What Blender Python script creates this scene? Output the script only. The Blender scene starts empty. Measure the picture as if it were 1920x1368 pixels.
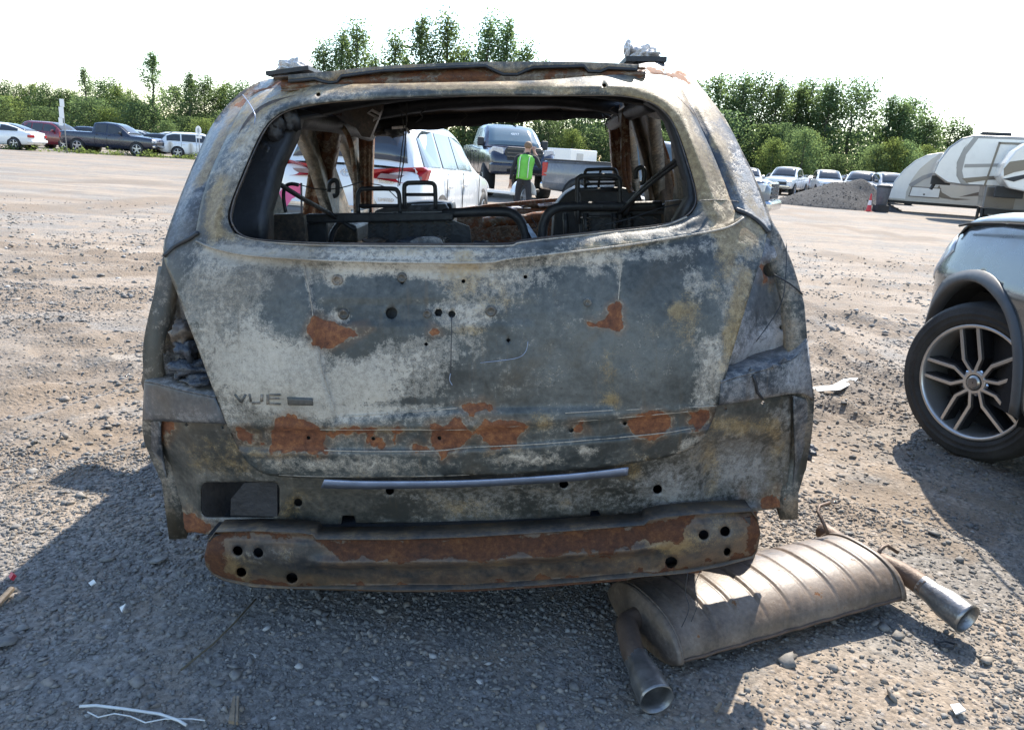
import bpy, bmesh, math, random
import numpy as np
from mathutils import Vector, Matrix, Euler
from mathutils.geometry import delaunay_2d_cdt

# ------------------------------------------------------------------ camera, sky, sun, exposure
SC = bpy.context.scene
COL = SC.collection
CAM_F, CAM_ROLL, CAM_H = 1450.0, math.radians(3.66), 1.3
CAM_P = math.atan(387 / 1450)
_F = np.array([0, math.cos(CAM_P), -math.sin(CAM_P)])
_U0 = np.array([0, math.sin(CAM_P), math.cos(CAM_P)])
_R = math.cos(CAM_ROLL) * np.array([1., 0, 0]) + math.sin(CAM_ROLL) * _U0
_U = -math.sin(CAM_ROLL) * np.array([1., 0, 0]) + math.cos(CAM_ROLL) * _U0
_C = np.array([0, 0, CAM_H])
cd = bpy.data.cameras.new('camera')
cd.sensor_width = 36.0
cd.lens = CAM_F * 36 / 1920
cd.clip_start, cd.clip_end = 0.05, 2000
cam = bpy.data.objects.new('camera', cd)
COL.objects.link(cam)
cam.matrix_world = Matrix(((_R[0], _U[0], -_F[0], 0), (_R[1], _U[1], -_F[1], 0), (_R[2], _U[2], -_F[2], CAM_H), (0, 0, 0, 1)))
SC.camera = cam

SUN_AZ, SUN_EL = math.radians(24), math.radians(46)      # azimuth measured from +Y towards +X
w = bpy.data.worlds.new('World')
SC.world = w
w.use_nodes = True
wn = w.node_tree
sky = wn.nodes.new('ShaderNodeTexSky')
sky.sky_type = 'NISHITA'
sky.sun_disc = False
sky.sun_elevation = SUN_EL
sky.sun_rotation = SUN_AZ
sky.air_density, sky.dust_density, sky.ozone_density = 1.15, .4, 2.2
bgn = wn.nodes['Background']
wn.links.new(sky.outputs[0], bgn.inputs[0])
bgn.inputs[1].default_value = 0.15
sl = bpy.data.lights.new('sun', 'SUN')
sl.energy, sl.angle, sl.color = 4.3, math.radians(0.5), (1.0, 0.92, 0.80)
sun = bpy.data.objects.new('sun', sl)
COL.objects.link(sun)
sdir = Vector((math.sin(SUN_AZ) * math.cos(SUN_EL), math.cos(SUN_AZ) * math.cos(SUN_EL), math.sin(SUN_EL)))
sun.rotation_euler = sdir.to_track_quat('Z', 'Y').to_euler()
sun.location = sdir * 50
vs = SC.view_settings
vs.view_transform, vs.look, vs.exposure, vs.gamma = 'Standard', 'None', 1.4, 1.0
vs.use_curve_mapping = False
SC.cycles.use_denoising = True
SC.cycles.max_bounces = 6
SC.cycles.transparent_max_bounces = 8
SC.cycles.sample_clamp_indirect = 6.0
random.seed(7)
RNG = np.random.default_rng(11)

# ------------------------------------------------------------------ helpers: picture rays
def ray(px, py):
    px = np.asarray(px, float); py = np.asarray(py, float)
    return _F + ((px - 960) / CAM_F)[..., None] * _R - ((py - 684) / CAM_F)[..., None] * _U
def GP(px, py, z=0.0):                       # where a sight line meets the level z
    d = ray(px, py); return Vector(_C + d * ((z - CAM_H) / d[2]))
def WP(px, py, Y):                           # where it meets the upright plane at distance Y
    d = ray(px, py); return Vector(_C + d * (Y / d[1]))

# ------------------------------------------------------------------ helpers: numbers
def vnoise(x, y, seed=0):
    x = np.asarray(x, float); y = np.asarray(y, float)
    xi = np.floor(x).astype(np.int64); yi = np.floor(y).astype(np.int64)
    def h(a, b):
        n = (a * 374761393 + b * 668265263 + seed * 974634777) & 0x7fffffff
        n = ((n ^ (n >> 13)) * 1274126177) & 0x7fffffff
        return ((n ^ (n >> 16)) & 0xffff) / 65535.0
    u = x - xi; v = y - yi
    u = u * u * (3 - 2 * u); v = v * v * (3 - 2 * v)
    return (h(xi, yi) * (1 - u) + h(xi + 1, yi) * u) * (1 - v) + (h(xi, yi + 1) * (1 - u) + h(xi + 1, yi + 1) * u) * v
def fbm(x, y, seed=0, oct=4):
    s, a, t = 0, 0.5, 0
    for k in range(oct):
        s = s + a * vnoise(x * 2 ** k, y * 2 ** k, seed + k); t += a; a *= .5
    return s / t
def sstep(a, b, v):
    t = np.clip((v - a) / (b - a), 0, 1); return t * t * (3 - 2 * t)
def smooth_line(pts, n=6, closed=False):     # Catmull-Rom through the points
    P = [np.array(p, float) for p in pts]; m = len(P); out = []
    for i in range(m if closed else m - 1):
        g = (lambda k: P[k % m]) if closed else (lambda k: P[min(max(k, 0), m - 1)])
        a, b, c, d = g(i - 1), g(i), g(i + 1), g(i + 2)
        for k in range(n):
            t = k / n
            out.append(.5 * ((2 * b) + (-a + c) * t + (2 * a - 5 * b + 4 * c - d) * t * t + (-a + 3 * b - 3 * c + d) * t ** 3))
    if not closed: out.append(P[-1])
    return np.array(out)
def circle(cx, cy, r, n=14, ry=None):
    ry = ry or r
    return np.array([(cx + r * math.cos(2 * math.pi * k / n), cy + ry * math.sin(2 * math.pi * k / n)) for k in range(n)])
def in_poly(P, poly):
    x, y = P[:, 0], P[:, 1]; ins = np.zeros(len(P), bool); q = np.asarray(poly); j = len(q) - 1
    for i in range(len(q)):
        xi, yi = q[i]; xj, yj = q[j]
        c = ((yi > y) != (yj > y)) & (x < (xj - xi) * (y - yi) / ((yj - yi) if yj != yi else 1e-12) + xi)
        ins ^= c; j = i
    return ins
def seg_dist(P, line, closed=False):
    q = np.asarray(line, float); d = np.full(len(P), 1e9); n = len(q)
    for i in range(n if closed else n - 1):
        a, b = q[i], q[(i + 1) % n]; ab = b - a; L = ab @ ab + 1e-12
        t = np.clip(((P - a) @ ab) / L, 0, 1); d = np.minimum(d, np.hypot(*(P - a - t[:, None] * ab).T))
    return d
def sdist(P, poly):
    d = seg_dist(P, poly, True); return np.where(in_poly(P, poly), d, -d)
def fill(outer, holes=(), step=8.0):         # outline with holes -> points and triangles
    outer = np.asarray(outer, float); loops = [outer] + [np.asarray(h, float) for h in holes]
    V, E = [], []
    for L in loops:
        s = len(V); V += [tuple(p) for p in L]; E += [(s + i, s + (i + 1) % len(L)) for i in range(len(L))]
    lo, hi = outer.min(0), outer.max(0)
    gx, gy = np.meshgrid(np.arange(lo[0] + step / 2, hi[0], step), np.arange(lo[1] + step / 2, hi[1], step))
    gx = gx + (np.arange(gx.shape[0]) % 2)[:, None] * step * .5
    P = np.column_stack([gx.ravel(), gy.ravel()])
    ok = in_poly(P, outer)
    for h in loops[1:]: ok &= ~in_poly(P, h)
    for L in loops: ok &= seg_dist(P, L, True) > step * .45
    V += [tuple(p) for p in P[ok]]
    vs_, es_, fs_, *_ = delaunay_2d_cdt([Vector(v) for v in V], E, [], 0, 1e-4)
    P = np.array([(v.x, v.y) for v in vs_]); T = np.array([list(t) for t in fs_ if len(t) == 3])
    c = P[T].mean(1); ok = in_poly(c, outer)
    for h in loops[1:]: ok &= ~in_poly(c, h)
    return P, T[ok]

# ------------------------------------------------------------------ helpers: objects and meshes
def tag(o, label=None, cat=None, group=None, kind=None):
    for k, v in (('label', label), ('category', cat), ('group', group), ('kind', kind)):
        if v: o[k] = v
    return o
def empty(name, loc=(0, 0, 0), rz=0, rot=None):
    o = bpy.data.objects.new(name, None); COL.objects.link(o)
    o.location = loc; o.rotation_euler = rot or (0, 0, rz); o.empty_display_size = .1
    return o
def mesh_obj(name, V, Fc, mat, parent=None, smooth=True, solid=0, bevel=0, offset=-1, subd=0, attrs=None):
    me = bpy.data.meshes.new(name)
    me.from_pydata([tuple(map(float, v)) for v in V], [], [tuple(map(int, f)) for f in Fc])
    me.update()
    if smooth: me.polygons.foreach_set('use_smooth', [True] * len(me.polygons))
    if attrs:
        for k, a in attrs.items():
            at = me.attributes.new(k, 'FLOAT', 'POINT'); at.data.foreach_set('value', np.asarray(a, np.float32))
    if mat: me.materials.append(mat)
    o = bpy.data.objects.new(name, me); COL.objects.link(o)
    if parent: o.parent = parent
    if solid:
        m = o.modifiers.new('solid', 'SOLIDIFY'); m.thickness = solid; m.offset = offset
    if bevel:
        m = o.modifiers.new('bevel', 'BEVEL'); m.width = bevel; m.segments = 2; m.limit_method = 'ANGLE'; m.angle_limit = math.radians(35)
        m.harden_normals = False
    if subd:
        m = o.modifiers.new('sub', 'SUBSURF'); m.levels = subd; m.render_levels = subd
    return o
class MB:
    """collects shapes into one mesh"""
    def __init__(s): s.v, s.f = [], []
    def add(s, V, F):
        k = len(s.v); s.v += [tuple(v) for v in V]; s.f += [tuple(i + k for i in f) for f in F]; return s
    def box(s, c, size, rot=None):
        x, y, z = (q / 2 for q in size); V = [Vector((a, b, d)) for a in (-x, x) for b in (-y, y) for d in (-z, z)]
        if rot is not None:
            R = rot if isinstance(rot, Matrix) else Euler(rot).to_matrix(); V = [R @ v for v in V]
        c = Vector(c)
        return s.add([v + c for v in V], [(0, 1, 3, 2), (4, 6, 7, 5), (0, 4, 5, 1), (2, 3, 7, 6), (0, 2, 6, 4), (1, 5, 7, 3)])
    def tube(s, pts, r, n=8, caps=True, closed=False):
        P = [Vector(p) for p in pts]; m = len(P); rr = r if hasattr(r, '__len__') else [r] * m
        V, F = [], []; prev = None
        for i in range(m):
            a = P[(i - 1) % m] if (closed or i) else P[0]; b = P[(i + 1) % m] if (closed or i < m - 1) else P[-1]
            t = (b - a).normalized()
            if prev is None:
                u = t.orthogonal().normalized()
            else:
                u = (prev - t * prev.dot(t)); u = u.normalized() if u.length > 1e-6 else t.orthogonal().normalized()
            prev = u; w_ = t.cross(u)
            for k in range(n):
                an = 2 * math.pi * k / n; V.append(P[i] + (u * math.cos(an) + w_ * math.sin(an)) * rr[i])
        for i in range(m if closed else m - 1):
            for k in range(n):
                j = (i + 1) % m; F.append((i * n + k, i * n + (k + 1) % n, j * n + (k + 1) % n, j * n + k))
        if caps and not closed:
            F.append(tuple(range(n))[::-1]); F.append(tuple((m - 1) * n + k for k in range(n)))
        return s.add(V, F)
    def lathe(s, prof, c=(0, 0, 0), axis=(0, 0, 1), n=24, cap=False):
        ax = Vector(axis).normalized(); u = ax.orthogonal().normalized(); w_ = ax.cross(u); c = Vector(c); V, F = [], []
        for (r, h) in prof:
            for k in range(n):
                an = 2 * math.pi * k / n; V.append(c + ax * h + (u * math.cos(an) + w_ * math.sin(an)) * r)
        for i in range(len(prof) - 1):
            for k in range(n): F.append((i * n + k, i * n + (k + 1) % n, (i + 1) * n + (k + 1) % n, (i + 1) * n + k))
        if cap: F.append(tuple(range(n))[::-1]); F.append(tuple((len(prof) - 1) * n + k for k in range(n)))
        return s.add(V, F)
    def prism(s, poly, d0, d1, fn):              # polygon (a,b) swept from depth d0 to d1; fn(a,b,d)->xyz
        n = len(poly); V = [fn(a, b, d0) for a, b in poly] + [fn(a, b, d1) for a, b in poly]
        F = [tuple(range(n))[::-1], tuple(range(n, 2 * n))] + [(i, (i + 1) % n, n + (i + 1) % n, n + i) for i in range(n)]
        return s.add(V, F)
    def loft(s, rings, closed=True, caps=False):
        n = len(rings[0]); V = [p for r_ in rings for p in r_]; F = []
        for i in range(len(rings) - 1):
            for k in range(n if closed else n - 1):
                F.append((i * n + k, i * n + (k + 1) % n, (i + 1) * n + (k + 1) % n, (i + 1) * n + k))
        if caps: F.append(tuple(range(n))[::-1]); F.append(tuple((len(rings) - 1) * n + k for k in range(n)))
        return s.add(V, F)
    def build(s, name, mat, parent=None, smooth=False, **k):
        return mesh_obj(name, s.v, s.f, mat, parent, smooth, **k)
def copy_tree(o, parent=None):
    c = o.copy(); COL.objects.link(c); c.parent = parent
    for ch in list(o.children):
        copy_tree(ch, c)
    return c

# ------------------------------------------------------------------ helpers: materials
class NT:
    def __init__(s, name):
        s.m = bpy.data.materials.new(name); s.m.use_nodes = True; s.t = s.m.node_tree
        s.b = s.t.nodes['Principled BSDF']; s.out = s.t.nodes['Material Output']; s._co = None
    def n(s, ty, ins=None, **props):
        d = s.t.nodes.new('ShaderNode' + ty)
        for k, v in props.items(): setattr(d, k, v)
        for k, v in (ins or {}).items(): s.set(d.inputs[k], v)
        return d
    def set(s, sock, v):
        if isinstance(v, bpy.types.NodeSocket): s.t.links.new(v, sock)
        else:
            if hasattr(sock.default_value, '__len__') and hasattr(v, '__len__') and len(v) == 3 and len(sock.default_value) == 4: v = (*v, 1)
            sock.default_value = v
    @property
    def co(s):
        if s._co is None: s._co = s.n('TexCoord').outputs['Object']
        return s._co
    def noise(s, scale, detail=4, rough=.55, vec=None, dist=0):
        return s.n('TexNoise', {'Vector': vec or s.co, 'Scale': scale, 'Detail': detail, 'Roughness': rough, 'Distortion': dist}).outputs[0]
    def voro(s, scale, feature='F1', out='Distance', vec=None):
        return s.n('TexVoronoi', {'Vector': vec or s.co, 'Scale': scale}, feature=feature).outputs[out]
    def stretch(s, sx, sy, sz):
        return s.n('Mapping', {'Vector': s.co, 'Scale': (sx, sy, sz)}).outputs[0]
    def math(s, op, a, b=0.0, clamp=False):
        return s.n('Math', {0: a, 1: b}, operation=op, use_clamp=clamp).outputs[0]
    def step(s, v, a, b):
        return s.n('MapRange', {'Value': v, 'From Min': a, 'From Max': b}, interpolation_type='SMOOTHSTEP').outputs[0]
    def mix(s, f, a, b, mode='MIX'):
        return s.n('Mix', {0: f, 6: a, 7: b}, data_type='RGBA', blend_type=mode).outputs[2]
    def ramp(s, f, *stops):
        r = s.n('ValToRGB', {0: f}); e = r.color_ramp.elements
        while len(e) < len(stops): e.new(.5)
        for i, (p, c) in enumerate(stops): e[i].position = p; e[i].color = (*c, 1)
        return r.outputs[0]
    def attr(s, name):
        return s.n('Attribute', attribute_name=name).outputs['Fac']
    def bump(s, h, strength=.3, dist=.01):
        return s.n('Bump', {'Height': h, 'Strength': strength, 'Distance': dist}).outputs[0]
    def done(s, color, rough=.6, metal=0.0, normal=None, **k):
        s.set(s.b.inputs['Base Color'], color); s.set(s.b.inputs['Roughness'], rough); s.set(s.b.inputs['Metallic'], metal)
        if normal is not None: s.set(s.b.inputs['Normal'], normal)
        for q, v in k.items(): s.set(s.b.inputs[q.replace('_', ' ')], v)
        return s.m
def simple(name, c, rough=.6, metal=0.0, var=.25, scale=8, bump=0, bscale=60, **k):
    t = NT(name); n1 = t.noise(scale, 5, .6)
    col = t.ramp(n1, (.25, tuple(q * (1 - var) for q in c)), (.75, tuple(min(1, q * (1 + var)) for q in c)))
    r = t.math('ADD', t.math('MULTIPLY', t.noise(scale * 3, 3), .2), rough - .1)
    nm = t.bump(t.noise(bscale, 4), bump, .01) if bump else None
    return t.done(col, r, metal, nm, **k)
def paint(name, c, rough=.25, dirt=.25):
    t = NT(name); d = t.step(t.noise(3, 6, .65), .45, .75)
    col = t.mix(t.math('MULTIPLY', d, dirt), c, (.30, .27, .23))
    return t.done(col, t.math('ADD', t.math('MULTIPLY', d, .25), rough), 0, None, Coat_Weight=.6, Coat_Roughness=.08)
def emit_free_glass(name, c=(.02, .025, .03), rough=.05):
    t = NT(name); d = t.noise(5, 4)
    return t.done(t.mix(t.math('MULTIPLY', d, .25), c, (.16, .15, .14)), t.math('ADD', t.math('MULTIPLY', d, .1), rough), 0, None, Specular_IOR_Level=.6)
def burnt(name, ash0=0., tan0=0., rust0=-.5, dark=(.039, .044, .042), dark2=(.094, .098, .091), ashc=(.50, .445, .365), k=1.0, rk=.9, hk=.5):
    t = NT(name)
    n1 = t.noise(13 * k, 10, .72); n2 = t.noise(70 * k, 7, .65); n3 = t.noise(3.2 * k, 7, .65, dist=.6); n4 = t.noise(330, 3, .6)
    A = lambda v, c: t.math('ADD', v, c)
    sc = lambda v, c: t.math('MULTIPLY', A(v, -.5), c)
    ash = A(t.attr('ash'), ash0); tan = A(t.attr('tan'), tan0); rust = A(t.attr('rust'), rust0 if rust0 != -.5 else 0)
    if rust0 == -.5: rust = A(rust, -.5)          # fields store rust + 0.5, so that meshes without it stay clean
    base = t.ramp(A(A(n3, sc(n2, .5)), sc(n1, .5)), (.36, tuple(q * .8 for q in dark)), (.64, tuple(q * 1.1 for q in dark2)))
    av = A(A(A(ash, sc(n1, 1.5)), A(sc(n2, 1.2), sc(n4, .7))), sc(n3, 1.1))
    am0 = t.step(av, .14, .42); am = t.step(av, .42, .68)
    mid = tuple((p * .55 + q * .45) * .78 for p, q in zip(ashc, dark2))
    c = t.mix(t.math('MULTIPLY', am0, .85), base, t.ramp(A(n2, sc(n4, .8)), (.3, tuple(q * .7 for q in mid)), (.72, tuple(q * 1.2 for q in mid))))
    ac = t.ramp(A(A(n2, sc(n4, .8)), sc(n3, .8)), (.28, tuple(q * .55 for q in ashc)), (.55, tuple(q * .85 for q in ashc)), (.8, ashc))
    c = t.mix(t.math('MULTIPLY', am, .9), c, ac)
    stain = t.noise(1.7 * k, 5, .6, dist=1.2)
    c = t.mix(t.math('MULTIPLY', t.step(stain, .48, .66), .55), c, (.10, .075, .045))
    fl = t.math('MULTIPLY', t.step(t.noise(150, 6, .8), .56, .66), t.step(A(n1, sc(n3, .6)), .53, .63))
    c = t.mix(t.math('MULTIPLY', fl, .6), c, tuple(q * .95 for q in ashc))
    pit = t.math('MULTIPLY', t.step(t.noise(120, 4, .7), .61, .67), t.step(n3, .45, .6))
    c = t.mix(t.math('MULTIPLY', pit, .6), c, tuple(q * .6 for q in dark))
    run = t.step(t.noise(9, 5, .6, vec=t.stretch(5, 1, .35)), .56, .74)
    c = t.mix(t.math('MULTIPLY', run, .35), c, (.12, .085, .05))
    tm = t.step(A(A(tan, sc(n1, 1.8)), A(sc(n4, .8), sc(n3, .8))), .3, .8)
    c = t.mix(t.math('MULTIPLY', tm, .7), c, t.ramp(A(n2, sc(n4, .5)), (.3, (.17, .10, .035)), (.7, (.38, .27, .115))))
    rv = A(A(rust, sc(n1, 1.5)), A(sc(n2, .5), sc(n3, .5)))
    halo = t.math('MULTIPLY', t.step(rv, -.22, -.05), t.step(n2, .40, .60))
    c = t.mix(t.math('MULTIPLY', t.step(rv, -.75, .0), .42), c, (.16, .085, .04))
    c = t.mix(t.math('MULTIPLY', halo, hk), c, (.33, .28, .20))
    rm = t.step(rv, -.05, .02)
    c = t.mix(rm, c, t.ramp(A(A(n2, sc(n1, 1.0)), sc(n4, .4)), (.22, (.075 * rk, .028 * rk, .016 * rk)), (.5, (.17 * rk, .064 * rk, .030 * rk)), (.74, (.30 * rk, .125 * rk, .05 * rk)), (.9, (.30 * rk, .20 * rk, .13 * rk))))
    h = A(A(t.math('MULTIPLY', n2, .5), t.math('MULTIPLY', am, .5)), A(t.math('MULTIPLY', rm, -.6), t.math('MULTIPLY', n4, .25)))
    rg = A(A(.45, t.math('MULTIPLY', am, .25)), A(t.math('MULTIPLY', rm, .4), sc(n1, .5)))
    return t.done(c, rg, 0, t.bump(h, .55, .003), Specular_IOR_Level=.4)
# ------------------------------------------------------------------ the yard: ground sheet and gravel
def _rut(x, y, x0, y0, x1, y1, wd, seed):
    dx, dy = x1 - x0, y1 - y0; L = math.hypot(dx, dy)
    t = np.clip(((x - x0) * dx + (y - y0) * dy) / L ** 2, 0, 1)
    d = np.hypot(x - x0 - t * dx, y - y0 - t * dy) + .25 * wd * (fbm(x * 2, y * 2, seed) - .5) * 4
    e = sstep(0, .12, t) * sstep(1, .88, t)
    return e * (-np.exp(-(d / wd) ** 2) + .8 * np.exp(-((d - 1.6 * wd) / (.6 * wd)) ** 2))
def soil_mask(x, y):
    m = sstep(.52, .66, fbm(x * .55 + 9, y * 1.3, 21)) * sstep(2.4, 3.2, y) * .6
    for k, (a, b, c, d, wd, am) in enumerate(RUTS): m = np.maximum(m, np.clip(np.abs(_rut(x, y, a, b, c, d, wd * 1.15, 40 + k)) * 1.4, 0, 1))
    return m
def terr(x, y):
    x = np.asarray(x, float); y = np.asarray(y, float)
    z = .10 * (fbm(x * .12, y * .12, 3) - .5) * sstep(4, 14, y) + .035 * (fbm(x * .7, y * .7, 5) - .5) * sstep(2.6, 6, y)
    z = z + .012 * (fbm(x * 3, y * 3, 9) - .5) + .006 * (fbm(x * 11, y * 11, 15, 3) - .5)
    rough = sstep(.52, .66, fbm(x * .55 + 9, y * 1.3, 21)) * sstep(2.4, 3.2, y)
    z = z + rough * .05 * (fbm(x * 5, y * 9, 31, 3) - .45)
    for k, (a, b, c, d, wd, am) in enumerate(RUTS):
        z = z + am * _rut(x, y, a, b, c, d, wd, 40 + k) * (.45 + .9 * vnoise(x * 3, y * 3, 77 + k))
    z = z + .16 * np.exp(-(((x - .2) / 5) ** 2 + ((y - 24.5) / 4) ** 2))
    return z
RUTS = []
def _rp(*q):
    for (a, b, c, d, wd, am) in q:
        p0, p1 = GP(a, b), GP(c, d); RUTS.append((p0.x, p0.y, p1.x, p1.y, wd, am))
_rp((-150, 452, 420, 500, .16, .06), (1480, 520, 1900, 560, .22, .05), (-50, 565, 300, 560, .2, .04), (1500, 700, 1700, 800, .12, .04), (-50, 730, 250, 690, .14, .035), (-60, 520, 330, 505, .14, .05), (20, 618, 160, 605, .10, .055), (40, 660, 330, 640, .12, .04),
    (-100, 800, 330, 690, .13, .025), (-60, 905, 290, 800, .12, .035), (1450, 560, 1760, 640, .14, .05), (1480, 640, 1720, 740, .10, .05),
    (1490, 590, 1640, 690, .09, .03), (1520, 760, 1640, 800, .08, .04), (1560, 900, 1900, 1010, .15, .02), (0, 395, 380, 370, .3, .05),
    (1480, 470, 1800, 520, .3, .04), (-40, 340, 380, 345, .4, .05), (1500, 420, 1760, 455, .3, .04))
def make_ground():
    def lines(a, b, st, lo, hi, n0, n1):
        core = np.arange(a, b, st)
        left = a - np.geomspace(st, a - lo, n0)[::-1]; right = b + np.geomspace(st, hi - b, n1)
        return np.concatenate([left, core, right])
    xs = lines(-4.2, 5.0, .028, -420, 420, 75, 75); ys = lines(1.1, 6.6, .028, -60, 700, 24, 120)
    Xg, Yg = np.meshgrid(xs, ys); Zg = terr(Xg, Yg)
    far = sstep(60, 120, np.hypot(Xg, Yg)); Zg = Zg * (1 - far)
    nx, ny = len(xs), len(ys)
    i = np.arange(nx * ny).reshape(ny, nx)
    Q = np.stack([i[:-1, :-1], i[:-1, 1:], i[1:, 1:], i[1:, :-1]], -1).reshape(-1, 4)
    me = bpy.data.meshes.new('ground')
    me.vertices.add(nx * ny); me.vertices.foreach_set('co', np.stack([Xg, Yg, Zg], -1).astype(np.float32).ravel())
    me.loops.add(Q.size); me.loops.foreach_set('vertex_index', Q.astype(np.int32).ravel())
    me.polygons.add(len(Q)); me.polygons.foreach_set('loop_start', np.arange(0, Q.size, 4, dtype=np.int32))
    me.polygons.foreach_set('use_smooth', np.ones(len(Q), bool)); me.update(); me.validate()
    at_ = me.attributes.new('soil', 'FLOAT', 'POINT'); at_.data.foreach_set('value', soil_mask(Xg, Yg).astype(np.float32).ravel())
    t = NT('ground_gravel')
    big = t.noise(.35, 6, .62); mid = t.noise(2.6, 7, .65); fine = t.noise(38, 6, .7); grit = t.noise(160, 4, .7)
    v1 = t.n('TexVoronoi', {'Vector': t.co, 'Scale': 85., 'Randomness': 1.}); v2 = t.n('TexVoronoi', {'Vector': t.co, 'Scale': 32., 'Randomness': 1.})
    A = lambda a, b: t.math('ADD', a, b)
    M = lambda a, b: t.math('MULTIPLY', a, b)
    sand = t.ramp(fine, (.3, (.172, .134, .097)), (.7, (.32, .258, .196)))
    grey = t.ramp(fine, (.3, (.112, .102, .09)), (.72, (.265, .243, .215)))
    sm = t.step(A(mid, M(A(big, -.5), 1.2)), .40, .60)
    c = t.mix(sm, grey, sand)
    bw = lambda q: t.n('RGBToBW', {0: q}).outputs[0]
    c = t.mix(.55, c, t.mix(.35, bw(v1.outputs['Color']), (.5, .48, .46)), 'OVERLAY')
    c = t.mix(M(t.step(v2.outputs['Distance'], .45, .1), .35), c, t.mix(.7, bw(v2.outputs['Color']), (.21, .20, .19)))
    damp = t.step(t.noise(1.1, 6, .7, vec=t.stretch(.6, 1.6, 1)), .54, .72)
    c = t.mix(M(damp, .6), c, (.13, .105, .08))
    c = t.mix(.15, c, t.n('HueSaturation', {'Saturation': .2, 'Color': c}).outputs[0])
    lane = t.noise(1.0, 7, .7, vec=t.stretch(.22, 1.5, 1)); c = t.mix(M(t.step(lane, .50, .70), .5), c, (.36, .31, .25)); c = t.mix(M(t.step(lane, .46, .34), .45), c, (.14, .115, .09))
    c = t.mix(M(t.step(A(t.attr('soil'), M(A(fine, -.5), 1.6)), .25, .75), .62), c, t.ramp(grit, (.3, (.10, .075, .052)), (.7, (.24, .185, .135))))
    h = A(A(M(t.math('SUBTRACT', 1.0, v1.outputs['Distance']), .5), M(grit, .5)), A(M(fine, .7), M(t.step(v2.outputs['Distance'], .5, .1), .8)))
    me.materials.append(t.done(c, .92, 0, t.bump(h, .65, .010), Specular_IOR_Level=.25))
    o = bpy.data.objects.new('ground', me); COL.objects.link(o)
    return tag(o, 'pale grey gravel and packed dirt yard with tyre ruts', 'ground', kind='structure')
make_ground()

_OCT = (np.array([(1, 0, 0), (-1, 0, 0), (0, 1, 0), (0, -1, 0), (0, 0, 1), (0, 0, -1)], float),
        np.array([(0, 2, 4), (2, 1, 4), (1, 3, 4), (3, 0, 4), (2, 0, 5), (1, 2, 5), (3, 1, 5), (0, 3, 5)]))
def _ico():
    bm = bmesh.new(); bmesh.ops.create_icosphere(bm, subdivisions=1, radius=1)
    V = np.array([v.co[:] for v in bm.verts]); F = np.array([[v.index for v in f.verts] for f in bm.faces]); bm.free(); return V, F
_ICO = _ico()
def stones(pos, size, base, tone, flat=(.35, .75), jit=.28, rng=RNG):
    V0, F0 = base; n = len(pos); m = len(V0)
    V = V0[None] * (1 + jit * rng.normal(size=(n, m, 1))) + .12 * rng.normal(size=(n, m, 3))
    sc = np.stack([rng.uniform(.7, 1.25, n), rng.uniform(.55, 1.0, n), rng.uniform(*flat, n)], -1) * size[:, None]
    V = V * sc[:, None, :]
    a = rng.uniform(0, 2 * math.pi, n); tl = rng.normal(0, .28, n)
    ct, st = np.cos(tl)[:, None], np.sin(tl)[:, None]
    x, y, z = V[..., 0], V[..., 1], V[..., 2]
    y, z = y * ct - z * st, y * st + z * ct
    ca, sa = np.cos(a)[:, None], np.sin(a)[:, None]
    V = np.stack([x * ca - y * sa, x * sa + y * ca, z], -1) + pos[:, None, :]
    F = (F0[None] + (np.arange(n) * m)[:, None, None]).reshape(-1, 3)
    return V.reshape(-1, 3), F, np.repeat(tone, m)
def big_mesh(name, V, F, tone, mat):
    me = bpy.data.meshes.new(name)
    me.vertices.add(len(V)); me.vertices.foreach_set('co', V.astype(np.float32).ravel())
    me.loops.add(F.size); me.loops.foreach_set('vertex_index', F.astype(np.int32).ravel())
    me.polygons.add(len(F)); me.polygons.foreach_set('loop_start', np.arange(0, F.size, F.shape[1], dtype=np.int32)); me.update()
    at = me.attributes.new('tone', 'FLOAT', 'POINT'); at.data.foreach_set('value', tone.astype(np.float32))
    me.materials.append(mat); o = bpy.data.objects.new(name, me); COL.objects.link(o); return o
def stone_mat():
    t = NT('loose_stone'); a = t.attr('tone'); n = t.noise(60, 5, .65)
    c = t.ramp(a, (0, (.075, .073, .072)), (.3, (.13, .125, .12)), (.55, (.20, .19, .175)), (.75, (.23, .18, .135)), (.93, (.31, .29, .26)), (1, (.48, .46, .43)))
    c = t.mix(.35, c, t.ramp(n, (.3, (.08, .078, .075)), (.7, (.33, .31, .28))), 'MIX')
    return t.done(c, .85, 0, t.bump(n, .4, .004), Specular_IOR_Level=.3)
M_STONE = stone_mat()
def scatter(n, y0, y1, s0, s1, base, keep=.0):
    y = np.sqrt(RNG.uniform(y0 ** 2, y1 ** 2, n)); x = RNG.uniform(-.78, .80, n) * (y + .25)
    g = fbm(x * 1.1 + 40, y * 1.1, 51) + .25 * (fbm(x * 5, y * 5, 61) - .5)
    ok = RNG.uniform(0, 1, n) < (keep + sstep(.36, .60, g)) * (1 - .93 * sstep(7, 15, y))
    x, y = x[ok], y[ok]; s = s0 * np.exp(np.abs(RNG.normal(0, 1, len(x))) * math.log(s1 / s0) / 2.2)
    s = np.minimum(s, s1)
    pos = np.stack([x, y, terr(x, y) + s * .12], -1)
    return stones(pos, s, base, np.clip(RNG.beta(2, 2.2, len(x)) + .25 * sstep(4, 9, y), 0, 1))  # tone raised with distance, brightening far stones against their shaded sides
_parts = [scatter(3200, 1.15, 3.4, .006, .018, _OCT, .5), scatter(1500, 3.2, 8, .010, .026, _OCT, .2), scatter(62000, 1.15, 3.0, .0028, .013, _OCT, .35), scatter(46000, 2.8, 6.5, .005, .02, _OCT, .2), scatter(30000, 6, 16, .011, .035, _OCT, .12)]
_V, _Fc, _T, _k = [], [], [], 0
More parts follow.
